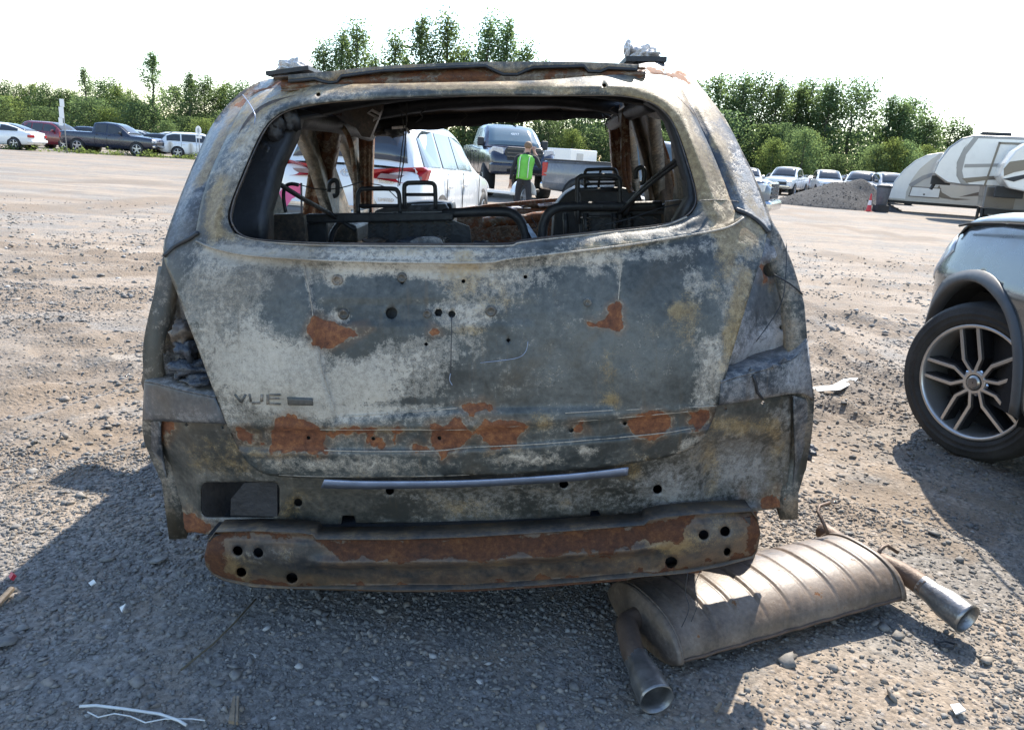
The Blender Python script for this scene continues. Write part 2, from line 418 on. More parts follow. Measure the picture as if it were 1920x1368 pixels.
for a, b, c in _parts:
    _V.append(a); _Fc.append(b + _k); _T.append(c); _k += len(a)
tag(big_mesh('gravel', np.concatenate(_V), np.concatenate(_Fc), np.concatenate(_T), M_STONE), 'loose crushed gravel strewn over the yard', 'gravel', kind='stuff')
# the larger loose stones, one object each
_spots = [(297, 1052, .05), (440, 1271, .03), (410, 1283, .025), (258, 1278, .028), (120, 745, .045), (95, 762, .03), (230, 715, .03), (60, 880, .04), (92, 868, .03),
          (150, 930, .035), (130, 945, .03), (118, 925, .028), (200, 1050, .035), (40, 1180, .03), (12, 1208, .045), (1672, 1310, .035), (1720, 1300, .022),
          (1480, 1240, .05), (1560, 1255, .03), (1660, 1180, .03), (1680, 1195, .028), (1640, 1170, .025), (1560, 1165, .025), (1800, 1050, .03), (1640, 960, .03),
          (1700, 985, .03), (1580, 770, .035), (1600, 930, .03), (1660, 630, .04), (1560, 620, .05), (1600, 860, .035), (1590, 1000, .028), (1750, 1010, .03),
          (200, 800, .035), (160, 850, .03), (225, 890, .03), (30, 990, .03), (75, 1000, .025), (350, 690, .03), (75, 600, .05), (30, 560, .05), (190, 520, .05),
          (270, 655, .04), (240, 640, .03), (210, 668, .03), (500, 1180, .02), (560, 1250, .02), (650, 1300, .022), (700, 1270, .02), (480, 1230, .018), (340, 1190, .025),
          (250, 1130, .022), (90, 1280, .025), (810, 1230, .02), (780, 1330, .022), (900, 1280, .02), (1080, 1290, .03), (1400, 1320, .025), (1850, 1240, .03), (1820, 980, .03),
          (1740, 880, .03), (1650, 820, .025), (515, 1345, .012), (1460, 960, .03), (1540, 905, .03), (1500, 930, .025)]
for k, (px, py, s) in enumerate(_spots):
    s *= .72; p = GP(px, py); V, F, _ = stones(np.zeros((1, 3)), np.array([s]), _ICO, np.zeros(1), (.22, .42), .30)
    o = big_mesh('stone', V, F, np.full(len(V), [.35, .5, .15, .62, .8, .3][k % 6] if s > .015 else 1.0), M_STONE)
    o.location = (p.x, p.y, float(terr(p.x, p.y)) + s * .2)
    tag(o, 'loose flat stone larger than the gravel around it', 'stone', 'larger stones lying loose on the gravel')
# ------------------------------------------------------------------ the burnt car
CAR = empty('burnt_car', (-.03, 1.78, 0), rot=(0, math.radians(-6.0), 0))
tag(CAR, 'burnt out and rusted hatchback shell with no glass, seen from behind', 'car')
bpy.context.view_layer.update()
_cm = np.array(CAR.matrix_world.inverted())
_co = _cm[:3, :3] @ _C + _cm[:3, 3]
def c_ray(px, py): return ray(px, py) @ _cm[:3, :3].T
def CP(px, py, y):                          # sight line meets the car's own cross plane y
    d = c_ray(px, py); return Vector(_co + d * ((y - _co[1]) / d[1]))
def CX(px, py, side, off=0.0):              # sight line meets the car's side wall (side -1 / 1)
    d = c_ray(px, py); z = 1.2
    for _ in range(40):
        x = side * (half_w(z) + off); t = (x - _co[0]) / d[0]; z = _co[2] + d[2] * t
    return Vector(_co + d * t)
_HW = np.array([(.15, .80), (.3, .86), (.5, .915), (.7, .935), (.9, .915), (1.0, .885), (1.1, .845), (1.3, .745), (1.45, .66), (1.52, .61), (1.6, .56)])
_PR = np.array([(.15, .13), (.38, .085), (.50, .045), (.56, .012), (.66, -.012), (.80, -.016), (.92, .0), (1.0, .022), (1.07, .05), (1.11, .08), (1.16, .115),
                (1.3, .21), (1.42, .305), (1.48, .37), (1.52, .44), (1.57, .52), (1.7, .7)])
def half_w(z): return np.interp(z, _HW[:, 0], _HW[:, 1])
def y_skin(x, z):
    z = np.asarray(z); y = (np.interp(z - .02, _PR[:, 0], _PR[:, 1]) + np.interp(z, _PR[:, 0], _PR[:, 1]) + np.interp(z + .02, _PR[:, 0], _PR[:, 1])) / 3
    q = np.minimum(np.abs(x) / half_w(z), 1.12)
    return y + .20 * q ** 3.6 * np.clip((z - .1) / .4, .5, 1)
def skin(P, off=0.0):                       # picture outline points laid on the car's curved tail
    P = np.asarray(P, float); d = c_ray(P[:, 0], P[:, 1]); y = np.zeros(len(P))
    for k in range(60):
        t = (y - _co[1]) / d[:, 1]; Q = _co + d * t[:, None]
        y = .6 * y + .4 * (y_skin(Q[:, 0], Q[:, 2]) + off)
    return _co + d * ((y - _co[1]) / d[:, 1])[:, None]
def blobs(P, L):
    s = np.zeros(len(P))
    for (cx, cy, rx, ry, a, amp) in L:
        c, q = math.cos(math.radians(a)), math.sin(math.radians(a)); dx, dy = P[:, 0] - cx, P[:, 1] - cy
        u, v = (dx * c + dy * q) / rx, (-dx * q + dy * c) / ry
        s += amp * np.exp(-(u * u + v * v) ** 1.5)
    return s
def rust_field(P, polys, soft=22.):
    s = np.full(len(P), -1.); P = P + np.stack([fbm(P[:, 0] / 26, P[:, 1] / 26, 5, 3) - .5, fbm(P[:, 0] / 26 + 50, P[:, 1] / 26, 6, 3) - .5], -1) * 34
    for q in polys: s = np.maximum(s, sdist(P, np.array(q)) / soft)
    return np.clip(s, -1, 1) + .5
def ridge(P, line, wd, amp, sm=True):
    L = smooth_line(line, 5) if sm and len(line) > 2 else np.array(line, float)
    return amp * np.exp(-(seg_dist(P, L) / wd) ** 2)
def skin_part(name, outer, mat, holes=(), step=8., off=0., relief=None, fields=None, solid=.004, parent=CAR, dent=0.0015):
    P, T = fill(outer, holes, step)
    V = skin(P, off)
    if relief is not None:
        d_ = c_ray(P[:, 0], P[:, 1]); V = V + d_ * (relief(P) / d_[:, 1])[:, None]
    V[:, 1] += dent * (fbm(P[:, 0] / 45, P[:, 1] / 45, 5) - .5) * 4
    T = T[:, ::-1] if np.cross(V[T[0][1]] - V[T[0][0]], V[T[0][2]] - V[T[0][0]])[1] > 0 else T
    at = {k: f(P) for k, f in (fields or {}).items()}
    return mesh_obj(name, V, T, mat, parent, True, solid=solid, attrs=at)
def strip(name, A, B, mat, parent=CAR, **k):    # band between two matched 3-D lines
    n = len(A); V = list(A) + list(B); F = [(i, i + 1, n + i + 1, n + i) for i in range(n - 1)]
    return mesh_obj(name, V, F, mat, parent, k.pop('smooth', True), **k)

M_BODY = burnt('burnt_body_paint', ash0=.07, tan0=.05)
M_FRAME = burnt('burnt_frame_paint', ash0=.12, tan0=.35)
M_INNER = burnt('scorched_inner_steel', ash0=.0, tan0=.10, dark=(.03, .028, .028), dark2=(.085, .07, .058), ashc=(.26, .24, .22), k=1.3)
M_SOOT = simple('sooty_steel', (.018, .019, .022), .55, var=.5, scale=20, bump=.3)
M_RUSTY = burnt('rusted_steel', ash0=-.25, tan0=.2, rust0=-.05, rk=.62, dark=(.03, .028, .026), dark2=(.08, .06, .045), k=.9)
M_RUSTBAR = burnt('rusted_pillar_steel', ash0=-.2, tan0=.1, rust0=.0, rk=.42, dark=(.03, .02, .018), dark2=(.09, .05, .035))
M_BLUESTEEL = burnt('heat_blued_steel', ash0=.28, tan0=.05, dark=(.05, .058, .068), dark2=(.105, .118, .13), ashc=(.38, .385, .39))
M_BEAM = burnt('rusted_bumper_steel', ash0=-.12, tan0=.28, rust0=-.52, rk=.42, hk=.05, dark=(.035, .034, .034), dark2=(.085, .07, .057), ashc=(.2, .21, .21))
M_STRIP = simple('bare_trim_metal', (.26, .31, .42), .38, .55, .3, 14, bump=.15)
M_FOIL = simple('ash_grey_melted_alloy', (.58, .55, .54), .6, .0, .3, 30, bump=.9, bscale=45)
M_CHAR = simple('charred_lump', (.035, .04, .05), .45, 0, .6, 25, bump=1.0, bscale=50)

L_HATCH = [(308, 487), (320, 520), (340, 573), (367, 643), (390, 703), (407, 747), (427, 800), (447, 843), (467, 870), (493, 887), (523, 893), (607, 896), (787, 895),
           (880, 893), (1080, 881), (1177, 869), (1250, 857), (1300, 838), (1320, 818), (1335, 790), (1347, 755), (1363, 697), (1390, 603), (1420, 507), (1437, 445), (1432, 428),
           (1412, 410), (1392, 402), (1378, 396), (1360, 347), (1333, 280), (1297, 203), (1280, 167), (1263, 149), (1243, 141), (1187, 139), (1093, 144), (1010, 151), (860, 154), (660, 158), (560, 160),
           (500, 168), (477, 178), (460, 192), (447, 213), (420, 267), (393, 327), (375, 387), (367, 433), (357, 443), (332, 457), (313, 472)]
L_WIN = [(433, 427), (427, 407), (432, 380), (440, 358), (453, 327), (473, 280), (493, 242), (513, 220), (543, 204), (593, 194), (660, 187), (793, 181), (900, 178), (1027, 178), (1127, 177),
         (1180, 180), (1220, 190), (1245, 206), (1263, 228), (1277, 260), (1290, 300), (1300, 333), (1307, 363), (1307, 382), (1297, 400), (1277, 413), (1243, 423), (1160, 433), (1060, 444), (977, 454),
         (953, 460), (860, 461), (660, 460), (560, 457), (477, 451), (447, 442)]
L_BELT = [(370, 452), (400, 464), (460, 477), (560, 485), (693, 490), (900, 492), (960, 484), (1143, 463), (1277, 443), (1360, 427), (1392, 408)]
RUSTS = [[(578, 602), (600, 592), (628, 608), (660, 614), (695, 624), (672, 630), (640, 640), (608, 656), (584, 640)],
         [(1096, 606), (1130, 590), (1155, 571), (1167, 603), (1158, 625), (1125, 622)],
         [(503, 843), (510, 808), (526, 783), (556, 777), (588, 795), (604, 818), (620, 838), (588, 852), (545, 848)],
         [(444, 806), (470, 802), (490, 815), (482, 838), (452, 842)],
         [(806, 803), (848, 791), (892, 803), (872, 832), (832, 852), (815, 835)],
         [(895, 802), (938, 786), (988, 800), (972, 828), (928, 838), (905, 825)],
         [(1173, 796), (1212, 765), (1236, 772), (1258, 790), (1240, 812), (1202, 830), (1182, 815)],
         [(1291, 776), (1333, 765), (1331, 797), (1312, 812), (1294, 795)],
         [(863, 756), (900, 750), (925, 757), (918, 769), (872, 773)],
         [(766, 834), (790, 828), (812, 836), (790, 844), (770, 842)],
         [(610, 808), (690, 803), (700, 808), (692, 834), (684, 812), (612, 813)], [(725, 808), (744, 803), (754, 812), (738, 818)], [(1075, 800), (1090, 795), (1096, 803), (1084, 808)],
         [(700, 826), (722, 824), (724, 832), (704, 833)], [(812, 618), (824, 616), (826, 626), (814, 628)]]
def hatch_relief(P):
    x, y = P[:, 0], P[:, 1]
    left = np.interp(y, [490, 537, 590, 657, 707, 770], [568, 577, 587, 597, 607, 627]); right = np.interp(y, [473, 527, 563, 630, 670, 717, 775], [1167, 1163, 1160, 1155, 1150, 1147, 1150])
    top = np.interp(x, [560, 700, 900, 1170], [497, 503, 503, 482]); bot = np.interp(x, [600, 857, 1340], [786, 768, 762])
    r = .011 * sstep(left - 4, left + 5, x) * sstep(right + 5, right - 4, x) * sstep(top - 4, top + 9, y) * sstep(bot + 8, bot - 4, y)
    r += .004 * sstep(560, 566, y) * sstep(610, 600, y) * sstep(592, 600, x) * sstep(1010, 990, x)
    b1 = np.interp(x, [430, 600, 860, 1000, 1183, 1335], [802, 806, 806, 797, 782, 768]); b2 = np.interp(x, [430, 600, 860, 1000, 1180, 1320], [842, 844, 843, 833, 818, 800])
    r += .014 * sstep(b1 - 3, b1 + 5, y) * sstep(b2 + 5, b2 - 3, y) - .004 * np.exp(-((y - b1 + 5) / 5) ** 2) - .004 * np.exp(-((y - b2 - 5) / 5) ** 2)
    r += ridge(P, L_BELT, 6, -.010) + ridge(P, [(375, 458), (460, 490), (700, 503), (900, 504), (1150, 475), (1380, 425)], 9, .006)
    r += .016 * np.exp(-(seg_dist(P, np.array(L_WIN), True) / 9) ** 2)
    r += ridge(P, [(407, 440), (404, 415), (420, 370), (455, 290), (490, 232), (525, 205), (590, 190), (760, 176), (960, 172)], 6, -.007)
    r += ridge(P, [(1342, 400), (1338, 370), (1318, 320), (1290, 240), (1272, 190), (1245, 165), (1200, 160), (1060, 168)], 6, -.008)
    r += ridge(P, [(447, 443), (660, 468), (900, 470), (1060, 455), (1243, 433), (1300, 410)], 5, -.006)
    for (cx, cy, rx, ry, am) in ((630, 527, 20, 13, .004), (640, 592, 17, 14, .005), (868, 590, 70, 26, -.004), (1102, 570, 9, 12, -.003), (752, 525, 14, 14, .004), (1000, 225, 30, 200, .0)):
        r += am * np.exp(-(((P[:, 0] - cx) / rx) ** 2 + ((P[:, 1] - cy) / ry) ** 2) ** 2)
    r += .006 * np.exp(-((x - 1070) / 22) ** 2 - ((y - 154) / 7) ** 2)
    return r
def hatch_ash(P):
    s = blobs(P, [(430, 560, 130, 110, 20, .55), (420, 680, 70, 90, 20, .5), (560, 720, 130, 75, 0, .95), (700, 700, 150, 60, 0, .55), (700, 760, 120, 25, 0, .5), (560, 610, 60, 80, 0, .3), (720, 505, 160, 18, 0, .75),
                  (880, 520, 90, 30, 10, .55), (630, 527, 18, 15, 0, .8), (640, 595, 22, 14, 0, .8), (752, 525, 14, 14, 0, .5), (865, 590, 72, 30, 0, .75), (1010, 520, 60, 20, 0, .42),
                  (1130, 500, 40, 22, 0, .5), (1160, 530, 7, 50, 0, .7), (578, 530, 7, 50, -8, .7), (1130, 480, 260, 14, -5, .5), (1250, 480, 40, 14, -10, .4), (1300, 530, 22, 50, -20, .42), (1310, 640, 40, 30, 40, .45),
                  (1250, 655, 25, 14, 0, .5), (1330, 710, 30, 70, 15, .62), (1255, 690, 14, 14, 0, .5), (1095, 600, 24, 12, 0, .55), (990, 860, 60, 14, 0, .55), (1100, 845, 22, 9, 0, .6), (1290, 835, 45, 14, -35, .6),
                  (960, 710, 60, 50, 0, .3), (470, 480, 80, 16, 8, .7), (1060, 180, 80, 14, 0, .3), (480, 250, 40, 70, 20, .5), (430, 360, 30, 70, 20, .5), (560, 178, 90, 14, 0, .45), (700, 475, 300, 12, 0, .55),
                  (1350, 390, 30, 60, 0, .4), (1290, 220, 26, 60, -25, .3), (840, 660, 90, 40, 0, .35), (1200, 445, 140, 14, -6, .5), (650, 870, 140, 14, 0, .35), (420, 790, 40, 30, 0, .4), (1040, 640, 50, 50, 0, .2), (1390, 500, 30, 80, 15, .3)])
    s -= blobs(P, [(1150, 620, 190, 130, 0, .35), (1000, 700, 120, 80, 0, .2), (540, 580, 48, 62, 0, .9), (700, 545, 110, 28, 0, .65), (760, 600, 90, 30, 0, .4), (650, 650, 45, 40, 0, .6), (615, 690, 18, 18, 0, .7), (330, 520, 30, 60, 20, .15), (430, 620, 24, 34, 20, .4), (880, 690, 60, 40, 0, .25), (1200, 620, 90, 100, 0, .35), (720, 755, 110, 7, -3, .7)])
    return s
def hatch_tan(P):
    return .06 + blobs(P, [(1000, 165, 260, 12, 0, .5), (1255, 200, 60, 60, 40, .6), (1325, 330, 36, 90, -22, .6), (470, 230, 30, 70, 25, .35), (408, 380, 22, 70, 18, .5), (1395, 430, 60, 30, 0, .5), (700, 470, 200, 9, 0, .3), (860, 510, 50, 30, 0, .35), (890, 560, 60, 60, 0, .3), (1220, 190, 60, 45, 20, .75), (1300, 290, 26, 100, -20, .45), (1345, 390, 26, 50, 0, .5), (1370, 470, 30, 60, 15, .6), (1385, 580, 18, 120, 15, .55),
                     (1290, 600, 40, 60, 0, .35), (1010, 440, 60, 20, 0, .25), (1150, 460, 90, 12, -5, .5), (1145, 700, 20, 60, 0, .3), (1150, 750, 24, 14, 0, .45), (590, 165, 120, 16, 0, .35), (860, 160, 200, 9, 0, .5), (400, 420, 20, 60, 0, .55), (430, 440, 30, 12, 20, .5), (520, 190, 60, 14, -20, .45),
                     (560, 845, 70, 16, 0, .4), (700, 805, 200, 8, 0, .35), (470, 825, 40, 40, 0, .4), (1010, 790, 30, 26, 0, .3), (930, 840, 60, 30, 0, .3), (1270, 580, 20, 16, 0, .4), (880, 620, 60, 12, 0, .4), (450, 200, 30, 40, 30, .5), (1220, 830, 60, 40, 0, .3), (1050, 500, 400, 60, 0, .05)])
_holes = [circle(734, 587, 11), circle(847, 589, 7, 10), circle(985, 519, 4, 8), circle(869, 527, 4, 8), circle(754, 528, 4.5, 8), circle(578, 821, 4, 8), circle(700, 822, 4, 8), circle(824, 821, 4, 8), circle(1071, 806, 5, 8),
          circle(1172, 794, 4, 8), circle(1133, 160, 4.5, 8), circle(597, 177, 4.5, 8), circle(799, 645, 4.5, 4), circle(953, 638, 4.5, 4), circle(822, 586, 8, 6)]
HATCH = skin_part('tailgate', smooth_line(L_HATCH, 2, True), M_BODY, [smooth_line(L_WIN, 2, True)] + _holes, 6.0, 0.0, hatch_relief,
                  {'ash': hatch_ash, 'tan': hatch_tan, 'rust': lambda P: rust_field(P, RUSTS)})
M_EDGE_GLINT = burnt('edge_highlight_tint', ash0=.75, tan0=.1)  # pale bead colour paints in the light caught along the tailgate creases
def highlight_bead(L, r=.0022, off=-.002, relief=None, parent=None, name='edge_highlight'):
    Q = smooth_line(L, 8); V = skin(Q, off)
    if relief is not None: V[:, 1] += relief(Q)
    return MB().tube(V, r, 6).build(name, M_EDGE_GLINT, parent or HATCH, True)
for L, r in ((L_BELT, .0032), ([(440, 441), (477, 453), (560, 459), (660, 462), (860, 463), (953, 462), (977, 456), (1060, 446), (1160, 435), (1243, 425), (1290, 408)], .0025), ([(607, 845), (700, 846), (820, 845), (880, 841), (1000, 834), (1100, 826), (1180, 819), (1250, 811), (1303, 803)], .0018),
             ([(600, 806), (690, 806), (760, 805), (860, 806), (1000, 797), (1100, 789), (1183, 782), (1290, 771)], .0016), ([(1060, 774), (1150, 769), (1250, 765), (1343, 760)], .0014), ([(568, 492), (573, 520), (577, 537), (583, 570), (586, 592)], .0016), ([(597, 657), (602, 690), (607, 707), (618, 742), (627, 770)], .0014),
             ([(1168, 470), (1166, 500), (1163, 527), (1160, 563)], .0016), ([(640, 783), (740, 776), (857, 767)], .0015), ([(523, 890), (607, 893), (787, 892), (880, 890)], .0010)):
    highlight_bead(L, r * .9, .0004, hatch_relief)
# turned-in flange round the window opening, and the inner pressing of the tailgate behind it
_w0 = skin(smooth_line(L_WIN, 3, True)); _w0[:, 1] += .016; _cw = _w0.mean(0)
_w1 = _w0 + np.array([0, .035, 0]) + (_w0 - _cw) * np.array([.02, 0, .02]); _w2 = _w1 + (_w0 - _cw) * np.array([.11, 0, .14]) + np.array([0, .012, 0])
def _ring(L): return list(map(tuple, L)) + [tuple(L[0])]
strip('window_flange', _ring(_w0), _ring(_w1), M_INNER, HATCH, solid=.003)
strip('inner_frame', _ring(_w1), _ring(_w2), M_INNER, HATCH, solid=.01)
_p, _t = fill([(345, 500), (430, 790), (470, 850), (1290, 820), (1340, 740), (1400, 500), (1380, 455), (900, 500), (370, 480)], (), 30)
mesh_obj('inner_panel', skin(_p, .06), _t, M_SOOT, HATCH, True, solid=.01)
# ghost of the model badge burnt into the paint
def decal(name, polys, mat, off=-.0007, parent=HATCH):
    b = MB()
    for q in polys:
        P, T = fill(q, (), 5.); V = skin(P, off); V[:, 1] += hatch_relief(P); b.add(V, T)
    return b.build(name, mat, parent, True, solid=.0004)
M_GHOST = burnt('badge_ghost_stain', ash0=.12, dark=(.05, .055, .055), dark2=(.10, .105, .10))
def bar(a, b, wd):
    a, b = np.array(a, float), np.array(b, float); n = (b - a) / np.hypot(*(b - a)); n = np.array([-n[1], n[0]]) * wd / 2
    return [a + n, b + n, b - n, a - n]
decal('badge_letter', [bar((440, 739), (452, 754), 4), bar((452, 754), (461, 739), 4.5)], M_GHOST)
decal('badge_letter', [bar((468, 738), (470, 753), 4), bar((472, 755), (488, 755), 4), bar((491, 739), (490, 753), 5)], M_GHOST)
decal('badge_letter', [bar((502, 739), (502, 758), 5), bar((505, 740), (526, 740), 4), bar((505, 747), (524, 747), 3.5), bar((505, 757), (526, 757), 3.5)], M_GHOST)
decal('badge_plate', [[(538, 744), (586, 746), (587, 760), (540, 759)]], M_GHOST, -.0022)
# raised nut plates
for (cx, cy, r) in ((630, 527, 8), (641, 592, 8), (752, 522, 7), (1102, 568, 6), (800, 590, 6), (920, 585, 8)):
    b = MB(); c = skin(np.array([(cx, cy)]))[0]; c[1] += float(hatch_relief(np.array([(cx, cy)]))[0])
    q = r / 720; b.lathe([(q * 1.3, .001), (q * 1.2, -.004), (q * .75, -.005), (q * .6, -.002), (.0008, -.002)], c, (0, 1, 0), 10); b.build('nut_plate', M_BODY, HATCH, True)

# --- D pillars: the upper quarter panels on each side of the tailgate
_DL = [(307, 477), (310, 447), (327, 397), (357, 320), (387, 253), (413, 213), (440, 183), (460, 167), (487, 153), (513, 147), (575, 146), (575, 158), (560, 161), (500, 169), (477, 180), (460, 196), (447, 217), (422, 270), (396, 330), (378, 388), (369, 434), (357, 444), (332, 458)]
_DR = [(1237, 117), (1273, 130), (1303, 150), (1327, 180), (1360, 223), (1393, 287), (1427, 357), (1447, 413), (1449, 431), (1430, 428), (1408, 412), (1380, 398), (1357, 345), (1330, 280), (1294, 203), (1277, 168), (1260, 150), (1243, 143), (1190, 140), (1190, 122)]
def pillar_relief(side):
    L = [(369, 434), (378, 388), (396, 330), (422, 270), (447, 217), (465, 190)] if side < 0 else [(1380, 398), (1357, 345), (1330, 280), (1294, 203), (1277, 168), (1255, 150)]
    M_ = [(338, 440), (350, 390), (378, 320), (405, 258), (432, 207), (460, 178), (500, 160)] if side < 0 else [(1400, 400), (1383, 350), (1350, 280), (1315, 212), (1290, 170), (1265, 146)]
    return lambda P: ridge(P, L, 11, .022) + ridge(P, M_, 5, -.006) + ridge(P, M_, 14, .004)
skin_part('rear_pillar', smooth_line(_DL, 2, True), M_BLUESTEEL, (), 7., .004, pillar_relief(-1), {'tan': lambda P: blobs(P, [(455, 190, 26, 40, 30, .9), (400, 290, 12, 80, 25, .8), (520, 152, 40, 8, 0, .8)]), 'rust': lambda P: rust_field(P, [[(440, 190), (470, 170), (530, 150), (570, 152), (480, 172), (450, 205)]])})
skin_part('rear_pillar', smooth_line(_DR, 2, True), M_BLUESTEEL, (), 7., .004, pillar_relief(1), {'ash': lambda P: blobs(P, [(1410, 360, 40, 90, -25, .4)]) - blobs(P, [(1345, 300, 16, 120, -25, .5)]), 'tan': lambda P: blobs(P, [(1300, 160, 50, 60, -30, .7), (1340, 230, 30, 80, -28, .6), (1370, 320, 20, 80, -25, .5), (1420, 380, 20, 50, -20, .4)]), 'rust': lambda P: rust_field(P, [[(1195, 124), (1240, 120), (1285, 140), (1300, 160), (1270, 148), (1230, 138)]])})
def line3(L, off, n=4): return skin(smooth_line(L, n), off)
# dark drip seal at the foot of each pillar
for L in ([(308, 480), (330, 461), (356, 447), (372, 436)], [(1380, 393), (1402, 402), (1425, 418), (1441, 436)]):
    MB().tube(line3(L, -.002), .0065, 7).build('drip_seal', M_SOOT, CAR, True)

# --- roof
def roof_z(x, y): return 1.545 - .13 * (np.abs(x) / .62) ** 2.6 * .55 + .03 * np.sin(np.clip((y - .4) / 2.2, 0, 1) * math.pi) - .01
_rl = [CP(512, 143, .47), CP(593, 136, .47), CP(706, 125, .47), CP(835, 119, .47), CP(964, 116, .47), CP(1100, 117, .47), CP(1198, 121, .47)]
_rl = smooth_line([tuple(p) for p in _rl], 6)
_rows = [_rl]
for k in range(1, 9):
    y = .47 + k * .235; q = _rl.copy(); q[:, 1] = y; q[:, 0] = (q[:, 0] - q[:, 0].mean()) * (1 + .20 * min(k / 3, 1)) + q[:, 0].mean()
    q[:, 2] += .03 * math.sin(k / 8 * math.pi) - .004 * k + .004 * np.sin(q[:, 0] * 23 + k) * (k % 2); _rows.append(q)
mb = MB(); mb.loft([list(map(tuple, r_)) for r_ in _rows], closed=False)
ROOF = mb.build('roof_panel', M_INNER, CAR, True, solid=.006)
# rear roof edge: thin lip with three stamped dips, and the rusty header below
def px_prism(name, poly, y0, y1, mat, parent=CAR, bevel=0):
    P = [CP(a, b, y0) for a, b in poly]; Q = [p + Vector((0, y1 - y0, 0)) for p in P]; n = len(P)
    return mesh_obj(name, P + Q, [tuple(range(n)), tuple(range(n, 2 * n))[::-1]] + [(i, n + i, n + (i + 1) % n, (i + 1) % n) for i in range(n)], mat, parent, False, bevel=bevel)
_lip = [(541, 153), (590, 148), (604, 153), (618, 156), (632, 154), (640, 143), (720, 133), (835, 127), (910, 124), (928, 133), (944, 140), (970, 140), (990, 131), (1000, 127), (1095, 124), (1103, 134), (1125, 135), (1140, 128), (1195, 131)]
MB().tube([CP(a, b, .465) for a, b in _lip], .0045, 6).build('stamped_edge', M_SOOT, ROOF, True)
_top = [CP(a, b, .47) for a, b in [(541, 141), (590, 137), (720, 125), (835, 119), (910, 117), (990, 116), (1095, 117), (1150, 119), (1195, 122)]]
_t2 = smooth_line([tuple(p) for p in _top], 9); _l2 = np.array([tuple(CP(a, b, .468)) for a, b in _lip])
_ix = np.linspace(0, 1, 60)
def resamp(L, n=60):
    L = np.asarray(L); s = np.r_[0, np.cumsum(np.linalg.norm(np.diff(L, axis=0), axis=1))]; return np.stack([np.interp(np.linspace(0, s[-1], n), s, L[:, k]) for k in range(L.shape[1])], -1)
strip('roof_lip', resamp(_t2), resamp(_l2), M_FRAME, ROOF, solid=.003)
_hd = smooth_line([(528, 150), (640, 141), (835, 124), (1000, 121), (1120, 122), (1210, 126)], 6); _hb = smooth_line([(528, 172), (640, 166), (835, 162), (1000, 160), (1120, 152), (1210, 148)], 6)
mb = MB(); mb.loft([[tuple(CP(a + (c - a) * f, b + (d - b) * f, .50 - .04 * f + .012 * math.sin(f * 9))) for (a, b), (c, d) in zip(_hd, _hb)] for f in np.linspace(0, 1, 6)], closed=False)
HEADER = mb.build('rear_header', M_RUSTY, CAR, True, solid=.004)
# melted remains of the roof rack feet
def lump(name, px, py, y, wx, hz, seed, mat, parent, n=2, rough=.3, dy=.05, base=None):
    c = base or CP(px, py, y); bm = bmesh.new(); bmesh.ops.create_icosphere(bm, subdivisions=n + 1, radius=1)
    rg = np.random.default_rng(seed); V = np.array([v.co[:] for v in bm.verts]); F = [[v.index for v in f.verts] for f in bm.faces]; bm.free()
    k = 1 + rough * (fbm(V[:, 0] * 2.3 + seed, V[:, 1] * 2.3 + V[:, 2] * 3.1, seed, 4) - .5) * 3
    V = V * k[:, None] * np.array([wx, dy, hz]) + np.array(c); return mesh_obj(name, V, F, mat, parent, True)
lump('melted_rack_foot', 553, 131, .80, .045, .028, 3, M_FOIL, CAR, 3, .5, .08)
lump('melted_rack_foot', 1202, 106, .78, .044, .028, 8, M_FOIL, CAR, 3, .5, .08)
lump('melted_rack_foot', 1176, 93, .78, .012, .024, 5, M_FOIL, CAR, 3, .5, .05)
MB().box(CP(556, 139, .76), (.13, .2, .012), (0, -.08, 0)).build('rack_foot_plate', M_SOOT, CAR)
MB().box(CP(1203, 118, .76), (.12, .2, .014), (0, .06, 0)).build('rack_foot_plate', M_SOOT, CAR)

# --- lower tail: end panel, quarter corners, lamp pockets
def vent_hole(x0, y0, x1, y1, r=14):
    out = []
    for (cx, cy, a0) in ((x1 - r, y0 + r, -90), (x1 - r, y1 - r, 0), (x0 + r, y1 - r, 90), (x0 + r, y0 + r, 180)):
        out += [(cx + r * math.cos(math.radians(a0 + t)), cy + r * math.sin(math.radians(a0 + t))) for t in (0, 30, 60, 90)]
    return out
L_END = [(286, 786), (345, 780), (430, 770), (700, 760), (1000, 750), (1345, 735), (1400, 742), (1483, 736), (1512, 740), (1515, 765), (1503, 782), (1498, 900), (1490, 930), (1464, 952), (1413, 958), (1313, 957), (1213, 973), (1184, 978), (1168, 964), (1127, 967), (1122, 956), (1108, 957), (1106, 968),
         (880, 984), (668, 979), (664, 966), (642, 966), (640, 980), (627, 991), (480, 1000), (392, 1002), (363, 997), (337, 1001), (325, 968), (310, 912), (296, 850), (290, 820)]
def end_relief(P):
    x, y = P[:, 0], P[:, 1]
    r = ridge(P, [(310, 815), (330, 900), (352, 1000)], 8, -.010) + ridge(P, [(298, 800), (430, 808)], 5, -.004) + .018 * sstep(318, 330, x) * sstep(560, 540, x) * sstep(822, 836, y) * 0
    vent = np.array(vent_hole(362, 890, 540, 984, 18)); r += -.008 * sstep(-4, 8, sdist(P, vent))
    r += .015 * sstep(540, 560, x) * sstep(1260, 1235, x) * sstep(915, 925, y)
    a = np.array([(1312, 832), (1455, 815), (1448, 950), (1318, 952)]); r += .022 * sstep(-6, 10, sdist(P, a))
    r += ridge(P, [(1350, 775), (1470, 770)], 5, -.004) + ridge(P, [(1481, 775), (1476, 940)], 6, -.012) + .02 * sstep(1478, 1486, x)
    return r
